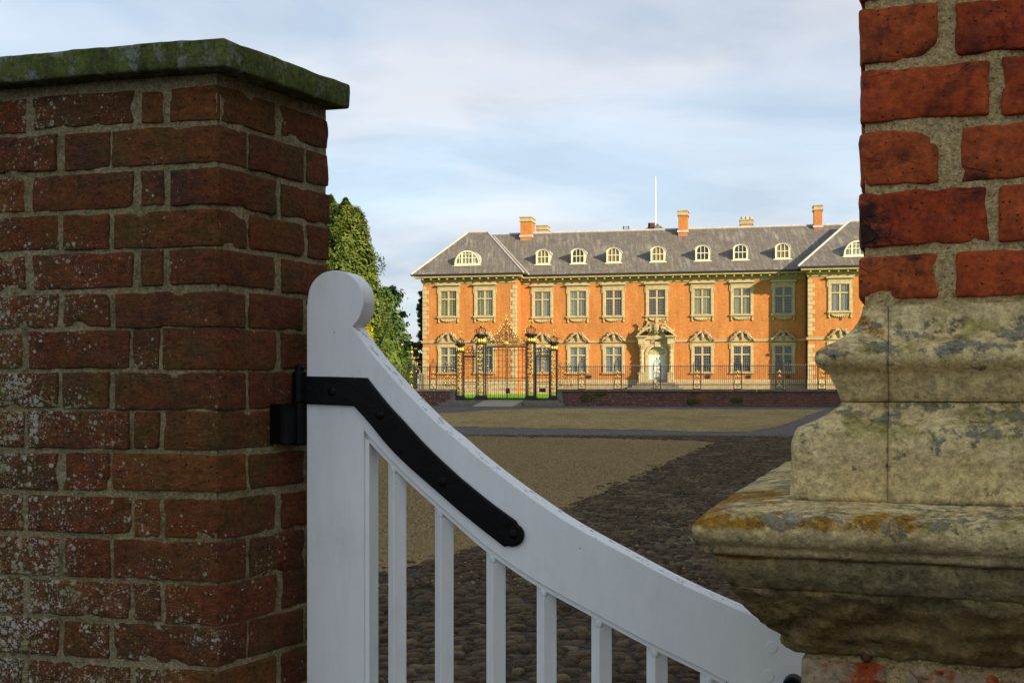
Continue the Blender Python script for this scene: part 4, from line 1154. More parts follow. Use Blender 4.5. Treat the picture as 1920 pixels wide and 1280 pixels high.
def pediment_mesh(seed):
    rr = random.Random(seed); mb = MB(); zb = GZ1 + .33
    W = GW + .28
    poly = [(-W, zb)] + [(W, zb)] + [(W*math.cos(a), zb + .08 + .36*math.sin(a)) for a in [math.pi*k/14 for k in range(1, 14)]]
    mb.prism([(-W, zb), (W, zb), (W*.97, zb+.08), (W*.62, zb+.30), (W*.2, zb+.42), (-W*.2, zb+.42), (-W*.62, zb+.30), (-W*.97, zb+.08)], -.12, .02)
    plate = mb
    # scrolled beasts facing a shield
    cv = MB()
    for sx in (-1, 1):
        pts = [(sx*W*(1-.92*t), -.20 - .05*math.sin(3*t), zb + .10 + .62*math.sin(t*1.75)*(.55+.45*t)) for t in [k/9 for k in range(10)]]
        cv.tube(pts, .075, 6, .055)
        for k in range(9):
            t = k/8; x = sx*W*(.95 - .78*t); zc = zb + .14 + .62*math.sin(t*1.6)*(.6+.4*t)
            cv.ball((x + rr.uniform(-.03, .03), -.20 + rr.uniform(-.04, .03), zc + rr.uniform(-.05, .07)), (rr.uniform(.07, .13), .09, rr.uniform(.06, .11)), 7, 5, rr.uniform(-1, 1))
        cv.tube([(sx*.75*W, -.22, zb+.12), (sx*.55*W, -.27, zb+.26), (sx*.42*W, -.27, zb+.46), (sx*.48*W, -.25, zb+.62), (sx*.60*W, -.24, zb+.60)], .05, 6, .03)
    cv.ball((0, -.22, zb+.44), (.14, .08, .20), 9, 7); cv.ball((0, -.20, zb+.68), (.09, .07, .09), 8, 6); cv.ball((0, -.2, zb+.2), (.10, .06, .08), 8, 6)
    return plate.mesh('pediment', fix=True), cv.mesh('carving', smooth=True)
def apron_mesh():
    mb = MB(); W = GW + .16; zt = FZ0 - .13
    arc = [(W*.80*math.cos(a), zt - .10 - .24*math.sin(a)) for a in [math.pi*k/16 for k in range(17)]]
    mb.prism([(x, z_) for x, z_ in arc[::-1]] + [(W*.86, zt), (-W*.86, zt)], -.07, .02)
    for sx in (-1, 1):
        mb.ball((sx*W*.95, -.05, zt-.30), (.085, .08, .10), 8, 6); mb.box(sx*W*.95-.05, sx*W*.95+.05, -.09, .02, zt-.24, zt-.003); mb.ball((sx*W*.95, -.08, zt-.06), (.07, .07, .07), 7, 5)
    cv = MB()
    for k in range(1, 12):
        a = math.pi*k/12; cv.ball((W*.70*math.cos(a), -.10, zt - .09 - .19*math.sin(a)), (.058, .055, .058), 7, 5)
    return mb.mesh('apron', fix=True), cv.mesh('swag', smooth=True)
def cornice_mesh():
    mb = MB(); W = GW + .175; z = FZ1 + .24
    mb.box(-W-.04, W+.04, -.12, .02, z, z+.12); mb.box(-W-.10, W+.10, -.20, .02, z+.123, z+.17)
    mb.box(-W-.16, W+.16, -.30, .02, z+.173, z+.27)
    mb.box(-W-.06, W+.06, -.20, .02, z+.273, z+.33); return mb.mesh('cornice')
g_s, g_zt = surround(GZ0, GZ1, True); f_s, f_zt = surround(FZ0, FZ1, False)
g_l = lead_grid(GZ0, GZ1, g_zt); f_l = lead_grid(FZ0, FZ1, f_zt)
pd = [pediment_mesh(i) for i in range(4)]; ap = apron_mesh(); co = cornice_mesh()
for me, mt in ((g_s, 'stone'), (f_s, 'stone'), (g_l, 'leadcame'), (f_l, 'leadcame'), (ap[0], 'stone'), (ap[1], 'stone'), (co, 'stone')): me.materials.append(K[mt])
for a, b in pd: a.materials.append(K['stone']); b.materials.append(K['carved'])
def window(x, t, ground, cur, k=0):
    z0, z1, zt = (GZ0, GZ1, g_zt) if ground else (FZ0, FZ1, f_zt)
    w = link('window', g_s if ground else f_s, None, house, (x, t, 0))
    link('lead_grid', g_l if ground else f_l, None, w)
    pw = GW - .065 - .07
    for sx in (-1, 1):
        for za, zb_ in ((z0+.05, zt-.055), (zt+.055, z1-.06)):
            link('pane', pane_mesh(pw, zb_-za), None, w, (sx*(.07 + pw/2), .045, za))
    if cur:
        c = cur if isinstance(cur, tuple) else (cur, cur)
        for sx, cc_ in zip((-1, 1), c):
            if not cc_: continue
            o = curtain_mesh((GW-.02)*rcur.uniform(.72, 1.0) if ground is False else GW-.02, z1-z0+.06, cc_).obj('curtain', K[cc_], w, smooth=True); o.location = (sx*GW*.5, .13, z0-.03)
    if ground:
        link('pediment', pd[k % 4][0], None, w); link('carving', pd[k % 4][1], None, w)
    else:
        link('cornice', co, None, w); link('apron', ap[0], None, w); link('swag', ap[1], None, w)
for x, c in zip(LX, ('cur_cream', 'cur_cream')): window(x, TW, False, c)
for i, (x, c) in enumerate(zip(LX, ('cur_blue', 'cur_blue'))): window(x, TW, True, c, i)
for x, c in zip(MX, ('cur_white', 'cur_white', 'cur_brown', 'cur_brown', ('cur_cream', 'cur_cream'), ('cur_cream', 'cur_cream'), None)): window(x, 0, False, c)
for i, (x, c) in enumerate(zip(MX[:3] + MX[4:], ('cur_blue', 'cur_blue', 'cur_blue', None, None, None))): window(x, 0, True, c, i)
for x, c in zip(RX, ('cur_white', None)): window(x, TW, False, c)
for i, x in enumerate(RX): window(x, TW, True, None, i+1)

# ---- great doorway
def spiral_col(mb, x, y, z0, z1, r, n=14, steps=44):
    vs = []; fs = []
    for i in range(steps+1):
        z_ = z0 + (z1-z0)*i/steps
        for k in range(n):
            t = 2*math.pi*k/n; rr = r*(1 + .24*math.cos(2*t - i*.62)); vs.append((x + rr*math.cos(t), y + rr*math.sin(t), z_))
    for i in range(steps):
        for k in range(n): fs.append((i*n+k, i*n+(k+1) % n, (i+1)*n+(k+1) % n, (i+1)*n+k))
    mb.add(vs, fs)
ZD = 1.82; ZS = 3.92; RO = .66
mb = MB()
arc = [(RO*math.cos(a), ZS + RO*math.sin(a)) for a in [math.pi*k/20 for k in range(21)]]
# face of the doorway as a ring of blocks round the arch
out = 1.30; ztop = 5.12
for i in range(20):
    x0, z0 = arc[i]; x1, z1 = arc[i+1]
    def ext(x, z_):
        dx, dz_ = x, z_-ZS
        t = min(out/abs(dx) if abs(dx) > 1e-6 else 9e9, (ztop-ZS)/dz_ if dz_ > 1e-6 else 9e9); return (x + DX + dx*(t-1), ZS + dz_*t)
    e0 = ext(x0, z0); e1 = ext(x1, z1)
    if i in (6, 7, 12, 13) and abs(e0[0]-e1[0]) > .02 and abs(e0[1]-e1[1]) > .02:
        cxn = DX + (out if x0 > 0 else -out); mb.prism([(DX+x0, z0), e0, (cxn, ztop), e1, (DX+x1, z1)], -.22, .02)
    else: mb.prism([(DX+x0, z0), e0, e1, (DX+x1, z1)], -.22, .02)
mb.box(DX-out, DX-RO, -.22, .02, ZD, ZS); mb.box(DX+RO, DX+out, -.22, .02, ZD, ZS)
portal = mb.obj('doorway', K['stone'], house, fix=True)
mb = MB()
for i in range(20):
    a0, a1 = math.pi*i/20, math.pi*(i+1)/20
    P = [(DX + r_*math.cos(a), ZS + r_*math.sin(a)) for r_, a in ((RO, a0), (RO+.22, a0), (RO+.22, a1), (RO, a1))]
    mb.prism(P, -.30, -.21)
for sx in (-1, 1): 
    a, b = sorted((DX+sx*RO, DX+sx*(RO+.20))); mb.box(a, b, -.29, -.21, ZD, ZS-.06); mb.box(a-.03, b+.03, -.32, -.21, ZS-.057, ZS+.04)
mb.box(DX-.13, DX+.13, -.36, -.21, ZS+RO-.03, ZS+RO+.34)
mb.obj('arch', K['stone'], portal, fix=True)
for sx in (-1, 1):
    x = DX + sx*1.12; mb = MB()
    mb.box(x-.23, x+.23, -.72, -.2, ZD, 2.48); mb.box(x-.27, x+.27, -.76, -.2, 2.483, 2.56)
    mb.lathe([(.22, 2.56), (.24, 2.62), (.17, 2.68)], x, -.47, 14)
    mb.obj('pedestal', K['stone'], portal)
    mb = MB(); spiral_col(mb, x, -.47, 2.66, 4.36, .155); mb.obj('twisted_column', K['stone'], portal, smooth=True)
    mb = MB(); mb.lathe([(.15, 4.35), (.20, 4.42), (.17, 4.47), (.24, 4.62), (.27, 4.70), (.20, 4.72)], x, -.47, 12); mb.box(x-.25, x+.25, -.72, -.2, 4.72, 4.78)
    for k in range(8): mb.ball((x + .2*math.cos(k*.785), -.47 + .2*math.sin(k*.785), 4.58), (.06, .06, .09), 6, 5)
    mb.obj('capital', K['carved'], portal)
    mb = MB(); mb.box(x-.25, x+.25, -.70, -.2, 4.783, 5.22); mb.box(x-.32, x+.32, -.82, -.2, 5.223, 5.30); mb.box(x-.40, x+.40, -.92, -.2, 5.303, 5.40)
    mb.ball((x + sx*.34, -.6, 5.34), (.13, .2, .11), 8, 6); mb.ball((x + sx*.30, -.55, 5.16), (.09, .16, .12), 8, 6)
    mb.obj('entablature', K['stone'], portal)
    # half of the broken curved pediment with a reclining beast on it
    P = []
    for k in range(9):
        a = math.radians(150 - 9.5*k); P.append((DX - sx*(-1.62*math.cos(math.radians(180-(150-9.5*k)))) , 0))
    Q = [(sx*(1.42 - 1.05*t), 5.40 + .62*math.sin(t*1.25)) for t in [k/8 for k in range(9)]]
    poly = [(DX+x_, z_+.13) for x_, z_ in Q] + [(DX+x_, z_ - .02) for x_, z_ in Q[::-1]]
    mb = MB(); mb.prism(poly, -.85, .02); mb.obj('pediment', K['stone'], portal, fix=True)
    rr = random.Random(4+sx); mb = MB()
    mb.tube([(DX+sx*1.30, -.62, 5.66), (DX+sx*1.0, -.66, 5.90), (DX+sx*.72, -.66, 6.12), (DX+sx*.62, -.66, 6.42), (DX+sx*.74, -.66, 6.56)], .14, 8, .09)
    mb.ball((DX+sx*.78, -.68, 6.60), (.14, .11, .11), 8, 6); mb.tube([(DX+sx*.66, -.7, 6.2), (DX+sx*.48, -.78, 6.28), (DX+sx*.40, -.8, 6.12)], .06, 6); mb.tube([(DX+sx*.7, -.7, 6.05), (DX+sx*.45, -.8, 5.95), (DX+sx*.36, -.8, 5.8)], .07, 6)
    for k in range(12): mb.ball((DX+sx*rr.uniform(.5, 1.3), -.65+rr.uniform(-.1, .1), 5.7+rr.uniform(0, .25)), (rr.uniform(.08, .14), .1, rr.uniform(.07, .11)), 7, 5, rr.uniform(-1, 1))
    mb.tube([(DX+sx*1.25, -.62, 5.72), (DX+sx*1.40, -.6, 5.85), (DX+sx*1.32, -.6, 6.05)], .045, 6, .03)
    mb.obj('carved_lion', K['carved'], portal, smooth=True)
MB().box(DX-1.30, DX+1.30, -.34, .02, 5.123, 5.24).obj('frieze', K['stone'], portal)
MB().box(DX-.45, DX+.45, -.28, -.20, 4.80, 5.10).obj('tablet', mat_plain('tablet_stone', (.27, .21, .15), .9, var=.2, scale=6), portal, bevel=.02)
mb = MB(); mb.prism([(DX-.8, 5.25), (DX+.8, 5.25), (DX+.55, 5.80), (DX-.55, 5.80)], -.30, .02); mb.obj('tympanum', K['stone'], portal)
mb = MB(); mb.ball((DX, -.66, 6.02), (.27, .16, .36), 12, 9); mb.ball((DX, -.66, 6.48), (.16, .13, .17), 10, 7); mb.ball((DX, -.66, 6.66), (.12, .1, .1), 8, 6)
for k in range(10): a = k*.628; mb.ball((DX+.30*math.cos(a), -.60, 6.05+.42*math.sin(a)), (.10, .10, .10), 7, 5)
mb.box(DX-.05, DX+.05, -.72, -.62, 6.62, 6.86); mb.obj('coat_of_arms', K['carved'], portal, smooth=True)
# door leaf, fanlight
dm = MB(); dm.box(DX-RO+.02, DX+RO-.02, .02, .09, ZD, ZS-.06); dr = dm.obj('door', K['door'], house)
for sx in (-1, 1):
    for za, zb_ in ((ZD+.18, ZD+.85), (ZD+1.0, ZS-.26)):
        MB().box(DX+sx*.31-.22, DX+sx*.31+.22, .0, .03, za, zb_).obj('panel', K['door'], dr, bevel=.012)
mb = MB(); mb.ball((DX+.08, -.01, ZD+1.0), .04, 8, 6); mb.obj('handle', K['iron'], dr)
mb = MB(); n = 20
mb.prism([(DX + (RO-.03)*math.cos(math.pi*k/n), ZS + (RO-.03)*math.sin(math.pi*k/n)) for k in range(n+1)], .06, .07); fl = mb.obj('fanlight', mat_plain('fanlight_glass', (.40, .36, .20), .25, .5), house, fix=True)
mb = MB(); mb.box(DX-RO, DX+RO, .0, .08, ZS-.06, ZS+.02)
for a in (30, 60, 90, 120, 150):
    c_, s_ = math.cos(math.radians(a)), math.sin(math.radians(a)); mb.tube([(DX+.16*c_, .03, ZS+.16*s_), (DX+RO*c_, .03, ZS+RO*s_)], .02, 4)
mb.tube([(DX+.16*math.cos(math.pi*k/8), .03, ZS+.16*math.sin(math.pi*k/8)) for k in range(9)], .022, 4); mb.obj('glazing_bars', K['cream'], fl)
for i in range(5):
    z1_ = ZD - .005 - i*.20; w = 1.45 + i*.32
    MB().box(DX-w, DX+w, -1.2 - i*.34, -.22 if i == 0 else -1.2 - (i-1)*.34 + .02, ZB, z1_).obj('step', K['step'], house, bevel=.015)
for px in (1107-2, 1328, 1404, 1478):        # small iron vents at the foot of the wall
    x, z_ = H0.xz(px, 706, 0); MB().box(x-.16, x+.16, -.10, .0, z_-.11, z_+.11).obj('vent', K['iron'], house)
x, z_ = H0.xz(1576, 598, TW); MB().box(x-.09, x+.09, TW-.03, TW, z_-.1, z_+.1).obj('vent', K['pipe'], house)

# ---- roofs
RT, RZ = 4.55, 14.20
sl = (RZ-ZE)/(RT+OH)
def lead_line(pts, name='lead_strip', r=.10, par=None):
    mb = MB(); mb.tube(pts, r, 6); return mb.obj(name, K['lead'], par)
mb = MB(); XA, XB = WL1-4.2, WR0+4.2
vs = [(XA, -OH, ZE), (XB, -OH, ZE), (XB, RT, RZ), (XA, RT, RZ), (XA, 2*RT+OH, ZE), (XB, 2*RT+OH, ZE)]
mb.add(vs, [(0, 1, 2, 3), (3, 2, 5, 4)]); mb.add([(XA, -OH, ZE-.06), (XB, -OH, ZE-.06), (XB, 2*RT+OH, ZE-.06), (XA, 2*RT+OH, ZE-.06)], [(0, 1, 2, 3)])
roof = mb.obj('roof', K['slate'], house)
lead_line([(WL1-2, RT, RZ), (WR0+4, RT, RZ)], 'ridge', .11, roof)
def wing_roof(a, b, px0, px1):
    t0 = TW-OH; rt = 3.0; rz = RZ + .02
    x0, x1 = px0, px1
    V_ = [(a-OH, t0, ZE), (b+OH, t0, ZE), (b+OH, 10, ZE), (a-OH, 10, ZE), (x0, rt, rz), (x1, rt, rz)]
    mb = MB(); mb.add(V_, [(0, 1, 5, 4), (1, 2, 5), (3, 0, 4), (2, 3, 4, 5), (0, 3, 2, 1)]); r_ = mb.obj('roof', K['slate'], house)
    lead_line([V_[4], V_[5]], 'ridge', .10, r_)
    for p, q in ((0, 4), (1, 5)): lead_line([V_[p], tuple(Vector(V_[p]).lerp(Vector(V_[q]), .5)), V_[q]], 'hip', .085, r_)
    return r_
rl = wing_roof(WL0, WL1, H0.x(877, 3.0), H0.x(914, 3.0))
wc = (WR0+WR1)/2
rr_ = wing_roof(WR0, WR1, H0.x(1592, 3.0), H0.x(1592, 3.0) + (H0.x(914, 3.0) - H0.x(877, 3.0)))
# valley flashing where the left wing meets the main roof
V0 = Vector((WL1+OH, -OH, ZE)); xr1 = H0.x(914, 3.0)
k1 = (WL1+OH - xr1)/(RZ+.02-ZE)
lead_line([(WL1+OH+.02, -OH, ZE+.05), (WL1+OH-.02 - k1*1.9*.98, -OH + 1.9/sl, ZE+1.9+.05), (WL1+OH - k1*3.7, -OH + 3.7/sl, ZE+3.7+.05)], 'valley', .075, roof)

# ---- dormers
def arched(w, h, rise, n=10):
    pts = [(-w, 0), (w, 0), (w, h-rise)]
    for k in range(1, n): 
        a = math.pi*k/n; pts.append((w*math.cos(a), h-rise + rise*math.sin(a)))
    return pts + [(-w, h-rise)]
def dormer(x, td, zd, cur):
    w, h = .56, 1.18
    d = empty_part = None
    mb = MB(); depth = (h+.1)/sl
    op = arched(w, h, .36); ip = arched(w-.13, h-.16, .30)
    # white frame as quads between outer and inner outline
    ip2 = [(a, b+.10) for a, b in ip]
    fr_ = MB(); n = len(op)
    for i in range(n):
        j = (i+1) % n; fr_.prism([op[i], op[j], ip2[j], ip2[i]], -.03, .06)
    fr_.box(-w-.12, w+.12, -.10, .06, -.075, -.003)
    f_ = fr_.obj('dormer', K['cream'], house, fix=True); f_.location = (x, td, zd)
    body = MB(); P = arched(w-.02, h-.02, .35); n = len(P)
    body.add([(a, .06, b) for a, b in P] + [(a, depth, b) for a, b in P], [(i, (i+1) % n, n+(i+1) % n, n+i) for i in range(n)])
    body.obj('cheek', K['lead'], f_, fix=True)
    cap = MB(); P2 = [(a*1.08, b+.035) for a, b in op[2:]]; P3 = [(a*1.0, b+.0) for a, b in op[2:]]
    for i in range(len(P2)-1): cap.prism([P3[i], P2[i], P2[i+1], P3[i+1]], -.07, depth-.05)
    cap.obj('lead_cap', K['lead'], f_, fix=True)
    gl = MB(); gl.prism([(a*.995, b+.10) for a, b in ip], .035, .042); gl.obj('pane', K['glass'], f_, fix=True)
    bars = MB()
    for k in (-1, 1): bars.box(k*.145-.022, k*.145+.022, .0, .05, .10, h-.10)
    bars.box(-w+.13, w-.13, -.005, .05, h*.5-.03, h*.5+.03); bars.obj('glazing_bars', K['cream'], f_)
    bl = MB(); bl.prism([(a*1.1, b+.06) for a, b in ip], .10, .11); bl.obj('blind' , K[cur], f_, fix=True)
td = .42; zd = ZE + sl*(td+OH) + .02
for px, c in zip((1018, 1084, 1150.5, 1233.5, 1317.5, 1388.5, 1467.5), ('cur_orange', 'room', 'cur_orange', 'cur_orange', 'room', 'room', 'cur_orange')):
    dormer(H0.x(px, td), td, zd + .02, c)
def lunette(x, t0, z0):
    w, h = 1.02, 1.12; n = 16
    op = [(w*math.cos(math.pi*k/n), h*math.sin(math.pi*k/n)) for k in range(n+1)]; ip = [((w-.13)*math.cos(math.pi*k/n), .09 + (h-.22)*math.sin(math.pi*k/n)) for k in range(n+1)]
    fr_ = MB()
    for i in range(n): fr_.prism([op[i], op[i+1], ip[i+1], ip[i]], -.03, .06)
    fr_.prism([(-w, -.08), (w, -.08), (w, .003), (-w, .003)], -.06, .06); fr_.prism([(-w-.14, -.12), (w+.14, -.12), (w+.14, -.083), (-w-.14, -.083)], -.14, .06)
    fr_.prism([(-w, .004), (w, .004), (w-.13, .09), (-w+.13, .09)], -.03, .06)
    for s_ in (-1, 1): fr_.box(s_*.42-.06, s_*.42+.06, -.025, .055, .09, h*.80)
    f_ = fr_.obj('lunette_dormer', K['cream'], house, fix=True); f_.location = (x, t0, z0)
    depth = 1.9; P = [(a*1.03, b*1.04) for a, b in op]
    cap = MB(); cap.add([(a, -.05, b) for a, b in P] + [(a, depth, b) for a, b in P] , [(i, i+1, n+2+i, n+1+i) for i in range(n)]); cap.obj('lead_cap', K['lead'], f_)
    gl = MB(); gl.prism(ip, .035, .042); gl.obj('pane', K['glass'], f_, fix=True)
    bars = MB()
    for k in (-.14, .14): bars.box(k-.02, k+.02, .0, .05, .09, h*.93)
    for k in (-.62, .62): bars.box(k-.02, k+.02, .0, .05, .09, h*.62)
    bars.box(-w*.78, w*.78, -.005, .05, h*.46-.025, h*.46+.025); bars.box(-.42, .42, -.004, .05, h*.72-.02, h*.72+.02); bars.obj('glazing_bars', K['cream'], f_)
    bl = MB(); bl.prism([(a*1.02, b) for a, b in ip], .14, .15); bl.obj('blind', K['cur_white'], f_, fix=True)
slw = (RZ+.02-ZE)/(3.0 - (TW-OH)); tl = TW-OH+1.02; zl = ZE + slw*1.02 + .10
lunette(H0.x(876, tl), tl, zl); lunette(H0.x(1609, tl), tl, zl)

# ---- chimneys and roof furniture
def chimney(px0, px1, py0, py1, t, cream=False, ytop=12, dep=1.5):
    x0, x1 = H0.x(px0, t), H0.x(px1, t); d = H0.depth((x0+x1)/2, t); zt, zb_ = zat(py0, d), min(zat(py1, d), RZ) - .5
    m_ = K['stone'] if cream else K['facade']
    mb = MB(); mb.box(x0+.05, x1-.05, t, t+dep, zb_-.6, zt-.42); ch = mb.obj('chimney', m_, roof)
    cp = MB(); cp.box(x0-.03, x1+.03, t-.08, t+dep+.08, zt-.42, zt-.30); cp.box(x0+.02, x1-.02, t-.03, t+dep+.03, zt-.297, zt-.10); cp.box(x0-.04, x1+.04, t-.1, t+dep+.1, zt-.097, zt)
    cp.obj('chimney_cap', K['stone'], ch, bevel=.02)
    fl = MB(); fl.box(x0-.03, x1+.03, t-.06, t+dep+.05, zb_+.35, zb_+.52); fl.obj('flashing', K['lead'], ch)
    return ch
chimney(974.5, 997, 406, 441, RT-.9, dep=1.6); chimney(1005, 1027, 422, 440, RT+2.6, True, dep=1.2)
chimney(1270.5, 1290, 394, 432, RT-.9, dep=1.4); chimney(1525, 1543, 384, 423, RT-.5, dep=1.2)
c4 = chimney(1387, 1412, 411, 430, RT+2.8, True, dep=1.2)
for px in (1392, 1400, 1408):
    x = H0.x(px, RT+3.2); d = H0.depth(x, RT+3.2); mb = MB(); mb.lathe([(.14, zat(412, d)), (.15, zat(409, d)), (.11, zat(406.5, d))], x, RT+3.2, 10); mb.obj('chimney_pot', K['stone'], c4)
t = RT + 4.5   # small lantern roof behind the ridge with its flagstaff
xa, xb, xc = H0.x(1188, t), H0.x(1268, t), H0.x(1229, t); d = H0.depth(xc, t); z0, z1 = zat(436, d)-.6, zat(417, d)
mb = MB(); mb.add([(xa, t-2, z0), (xb, t-2, z0), (xb, t+2, z0), (xa, t+2, z0), (xc, t, z1)], [(0, 1, 4), (1, 2, 4), (2, 3, 4), (3, 0, 4)]); mb.obj('lantern_roof', K['slate'], house)
x0, x1 = H0.x(1215, RT+2), H0.x(1227, RT+2); d = H0.depth(x0, RT+2); MB().box(x0, x1, RT+2, RT+2.6, RZ-1, zat(418, d)).obj('roof_hatch', K['pipe'], house)
x = H0.x(1229, RT+1.6); d = H0.depth(x, RT+1.6)
mb = MB(); mb.lathe([(.06, RZ-.6), (.055, zat(420, d)), (.04, zat(335, d)), (.035, zat(334, d)), (.09, zat(333.4, d)), (.02, zat(332, d))], x, RT+1.6, 10); mb.prism([(x-.15, RZ-.2), (x+.75, RZ-.2), (x, zat(421, d))], RT+1.5, RT+1.55)
mb.obj('flagpole', K['white_pole'], house)
x = H0.x(1174, RT+.4); d = H0.depth(x, RT+.4); zt = zat(424, d); mb = MB()
for s_ in (-.22, .22): mb.box(x+s_-.035, x+s_+.035, RT+.3, RT+.36, RZ-.3, zt)
for k in range(3): mb.box(x-.22, x+.22, RT+.31, RT+.35, zt-.12-.18*k, zt-.07-.18*k)
mb.obj('roof_ladder', K['iron'], house)
# rainwater pipes
for px, t, xx in ((972, -.10, None), (1511.5, -.12, None)):
    x = H0.x(px, t); mb = MB(); mb.lathe([(.065, 1.0), (.065, 9.7)], x, t, 8)
    mb.tube([(x, t, 9.68), (x + (.25 if px < 1000 else -.2), -.45, 9.98), (x + (.25 if px < 1000 else -.2), -.55, ZE-.08)], .06, 6); mb.obj('drainpipe', K['pipe'], house)
# ------------------------------------------------------------------ court wall, railings and iron gates
W0 = WALLP; RZW = -W0.a
def wx(px, t=0.0): return W0.x(px, t)
CZ = 1.315                                       # top of the coping
xg0, xg1 = wx(854), wx(1045)                     # the gate screen stands between
def court_wall(x0, x1, lab):
    o = empty('court_wall', (W0.o[0], W0.o[1], 0), RZW); tag(o, lab, 'wall', 'court walls')
    MB().box(x0, x1, -.02, .38, .30, CZ-.13).obj('brickwork', K['court_wall'], o)
    n = max(1, int((x1-x0)/1.25)); 
    for i in range(n):
        a, b = x0 + (x1-x0)*i/n, x0 + (x1-x0)*(i+1)/n
        MB().box(a+.006, b-.006, -.09, .42, CZ-.13, CZ).obj('coping_stone', K['wall_coping'], o, bevel=.018)
    return o
wl = court_wall(-42.0, xg0, 'low brick wall with white salt bloom and stone coping, left of the iron gates')
wr = court_wall(xg1, 34.0, 'long low dark brick wall with stone coping, right of the iron gates')
for xa in (xg0-.30, xg1-.003):
    MB().box(xa, xa+.30, -.06, .40, .32, CZ-.135).obj('end_stone', K['wall_coping'], wl if xa < 0 else wr, bevel=.02)
rg = random.Random(5)
for px, py, r_, lab in ((1100, 746, .34, 'trailing weed growing on the low wall just right of the iron gates'), (1124, 737, .24, 'small weed under the coping of the low wall, second from the gates'), (1300, 752, .30, 'pale green weed at the middle of the low wall'), (1381, 750, .26, 'dark green weed low on the wall, nearest the stone pier')):
    x = wx(px); d = W0.depth(x); z_ = zat(py, d); V = []; Fc = []
    for _ in range(260):
        a = rg.uniform(0, 6.28); q = r_*math.sqrt(rg.random()); cx_, cz_ = x + q*math.cos(a)*1.25, z_ + q*math.sin(a)*.55; cy_ = -.03 - .16*rg.random()*(1-q/r_); s_ = rg.uniform(.025, .055); o = len(V)
        for k in range(3): V.append((cx_ + rg.uniform(-s_, s_), cy_ + rg.uniform(-s_, s_)*.6, cz_ + rg.uniform(-s_, s_)))
        Fc.append((o, o+1, o+2))
    e = empty('weed', (*W0.world(x, -.02), z_), RZW); tag(e, lab, 'plant', 'weeds on the court wall')
    mb = MB(); mb.v = [(v[0]-x, v[1]+.02, v[2]-z_) for v in V]; mb.f = Fc; mb.obj('leaves', K['weed'], e)

def spiral(cx, cz, r, turns, a0, sgn=1, y=0.0, n=14, r_in=.22):
    out = []
    for k in range(n+1):
        t = k/n; rr = r*(1 - (1-r_in)*t); a = a0 + sgn*turns*2*math.pi*t; out.append((cx + rr*math.cos(a), y, cz + rr*math.sin(a)))
    return out
def leafball(mb, x, y, z, s, rot=0.0): mb.ball((x, y, z), (s, s*.45, s*.62), 6, 4, rot)
IR = .013
ZR = 2.47; Z2 = CZ + .26; BT = ZR + .11
def pilaster(o, xc, w=.36, par=None, crest=True):
    """narrow scrollwork panel that stiffens the railing"""
    mb = MB()
    for s_ in (-1, 1): mb.box(xc+s_*w/2-.022, xc+s_*w/2+.022, .10, .145, CZ, ZR+.03)
    for z_ in (CZ+.02, Z2, ZR): mb.box(xc-w/2, xc+w/2, .105, .14, z_-.018, z_+.018)
    for s_ in (-1, 1):
        mb.tube(spiral(xc+s_*.08, Z2+.30, .085, 1.1, math.pi*.5, s_, .12), IR, 4); mb.tube(spiral(xc+s_*.08, Z2+.52, .085, 1.1, -math.pi*.5, -s_, .12), IR, 4)
        mb.tube(spiral(xc+s_*.07, CZ+.13, .07, 1.1, -math.pi*.5, -s_, .12), IR, 4); mb.tube([(xc+s_*.16, .12, Z2+.05), (xc+s_*.05, .12, Z2+.40), (xc+s_*.15, .12, ZR-.05)], IR, 4)
    mb.tube([(xc, .12, Z2), (xc, .12, ZR+.30)], IR, 4)
    if crest:
        for s_ in (-1, 1):
            mb.tube(spiral(xc+s_*.11, ZR+.09, .075, 1.2, -math.pi*.5, s_, .12), IR, 4); mb.tube(spiral(xc+s_*.065, ZR+.25, .06, 1.0, -math.pi*.5, s_, .12), IR, 4)
            mb.tube([(xc+s_*.18, .12, ZR+.02), (xc+s_*.20, .12, ZR+.16), (xc+s_*.12, .12, ZR+.20)], IR, 4)
        mb.tube([(xc, .12, ZR+.28), (xc, .12, ZR+.46)], IR*1.1, 4, .004); mb.ball((xc, .12, ZR+.38), (.035, .03, .05), 6, 5)
    p = mb.obj('scroll_panel', K['iron'], o)
    for z_, s_ in ((Z2+.62, .055), (Z2+.40, .05), (CZ+.19, .06)):
        gd = MB(); leafball(gd, xc, .095, z_, s_); leafball(gd, xc-.055, .095, z_-.03, s_*.7, .7); leafball(gd, xc+.055, .095, z_-.03, s_*.7, -.7); gd.ball((xc, .095, z_+.04), (.03, .02, .05), 6, 4)
        gd.obj('gilt_flower', K['gold'], p)
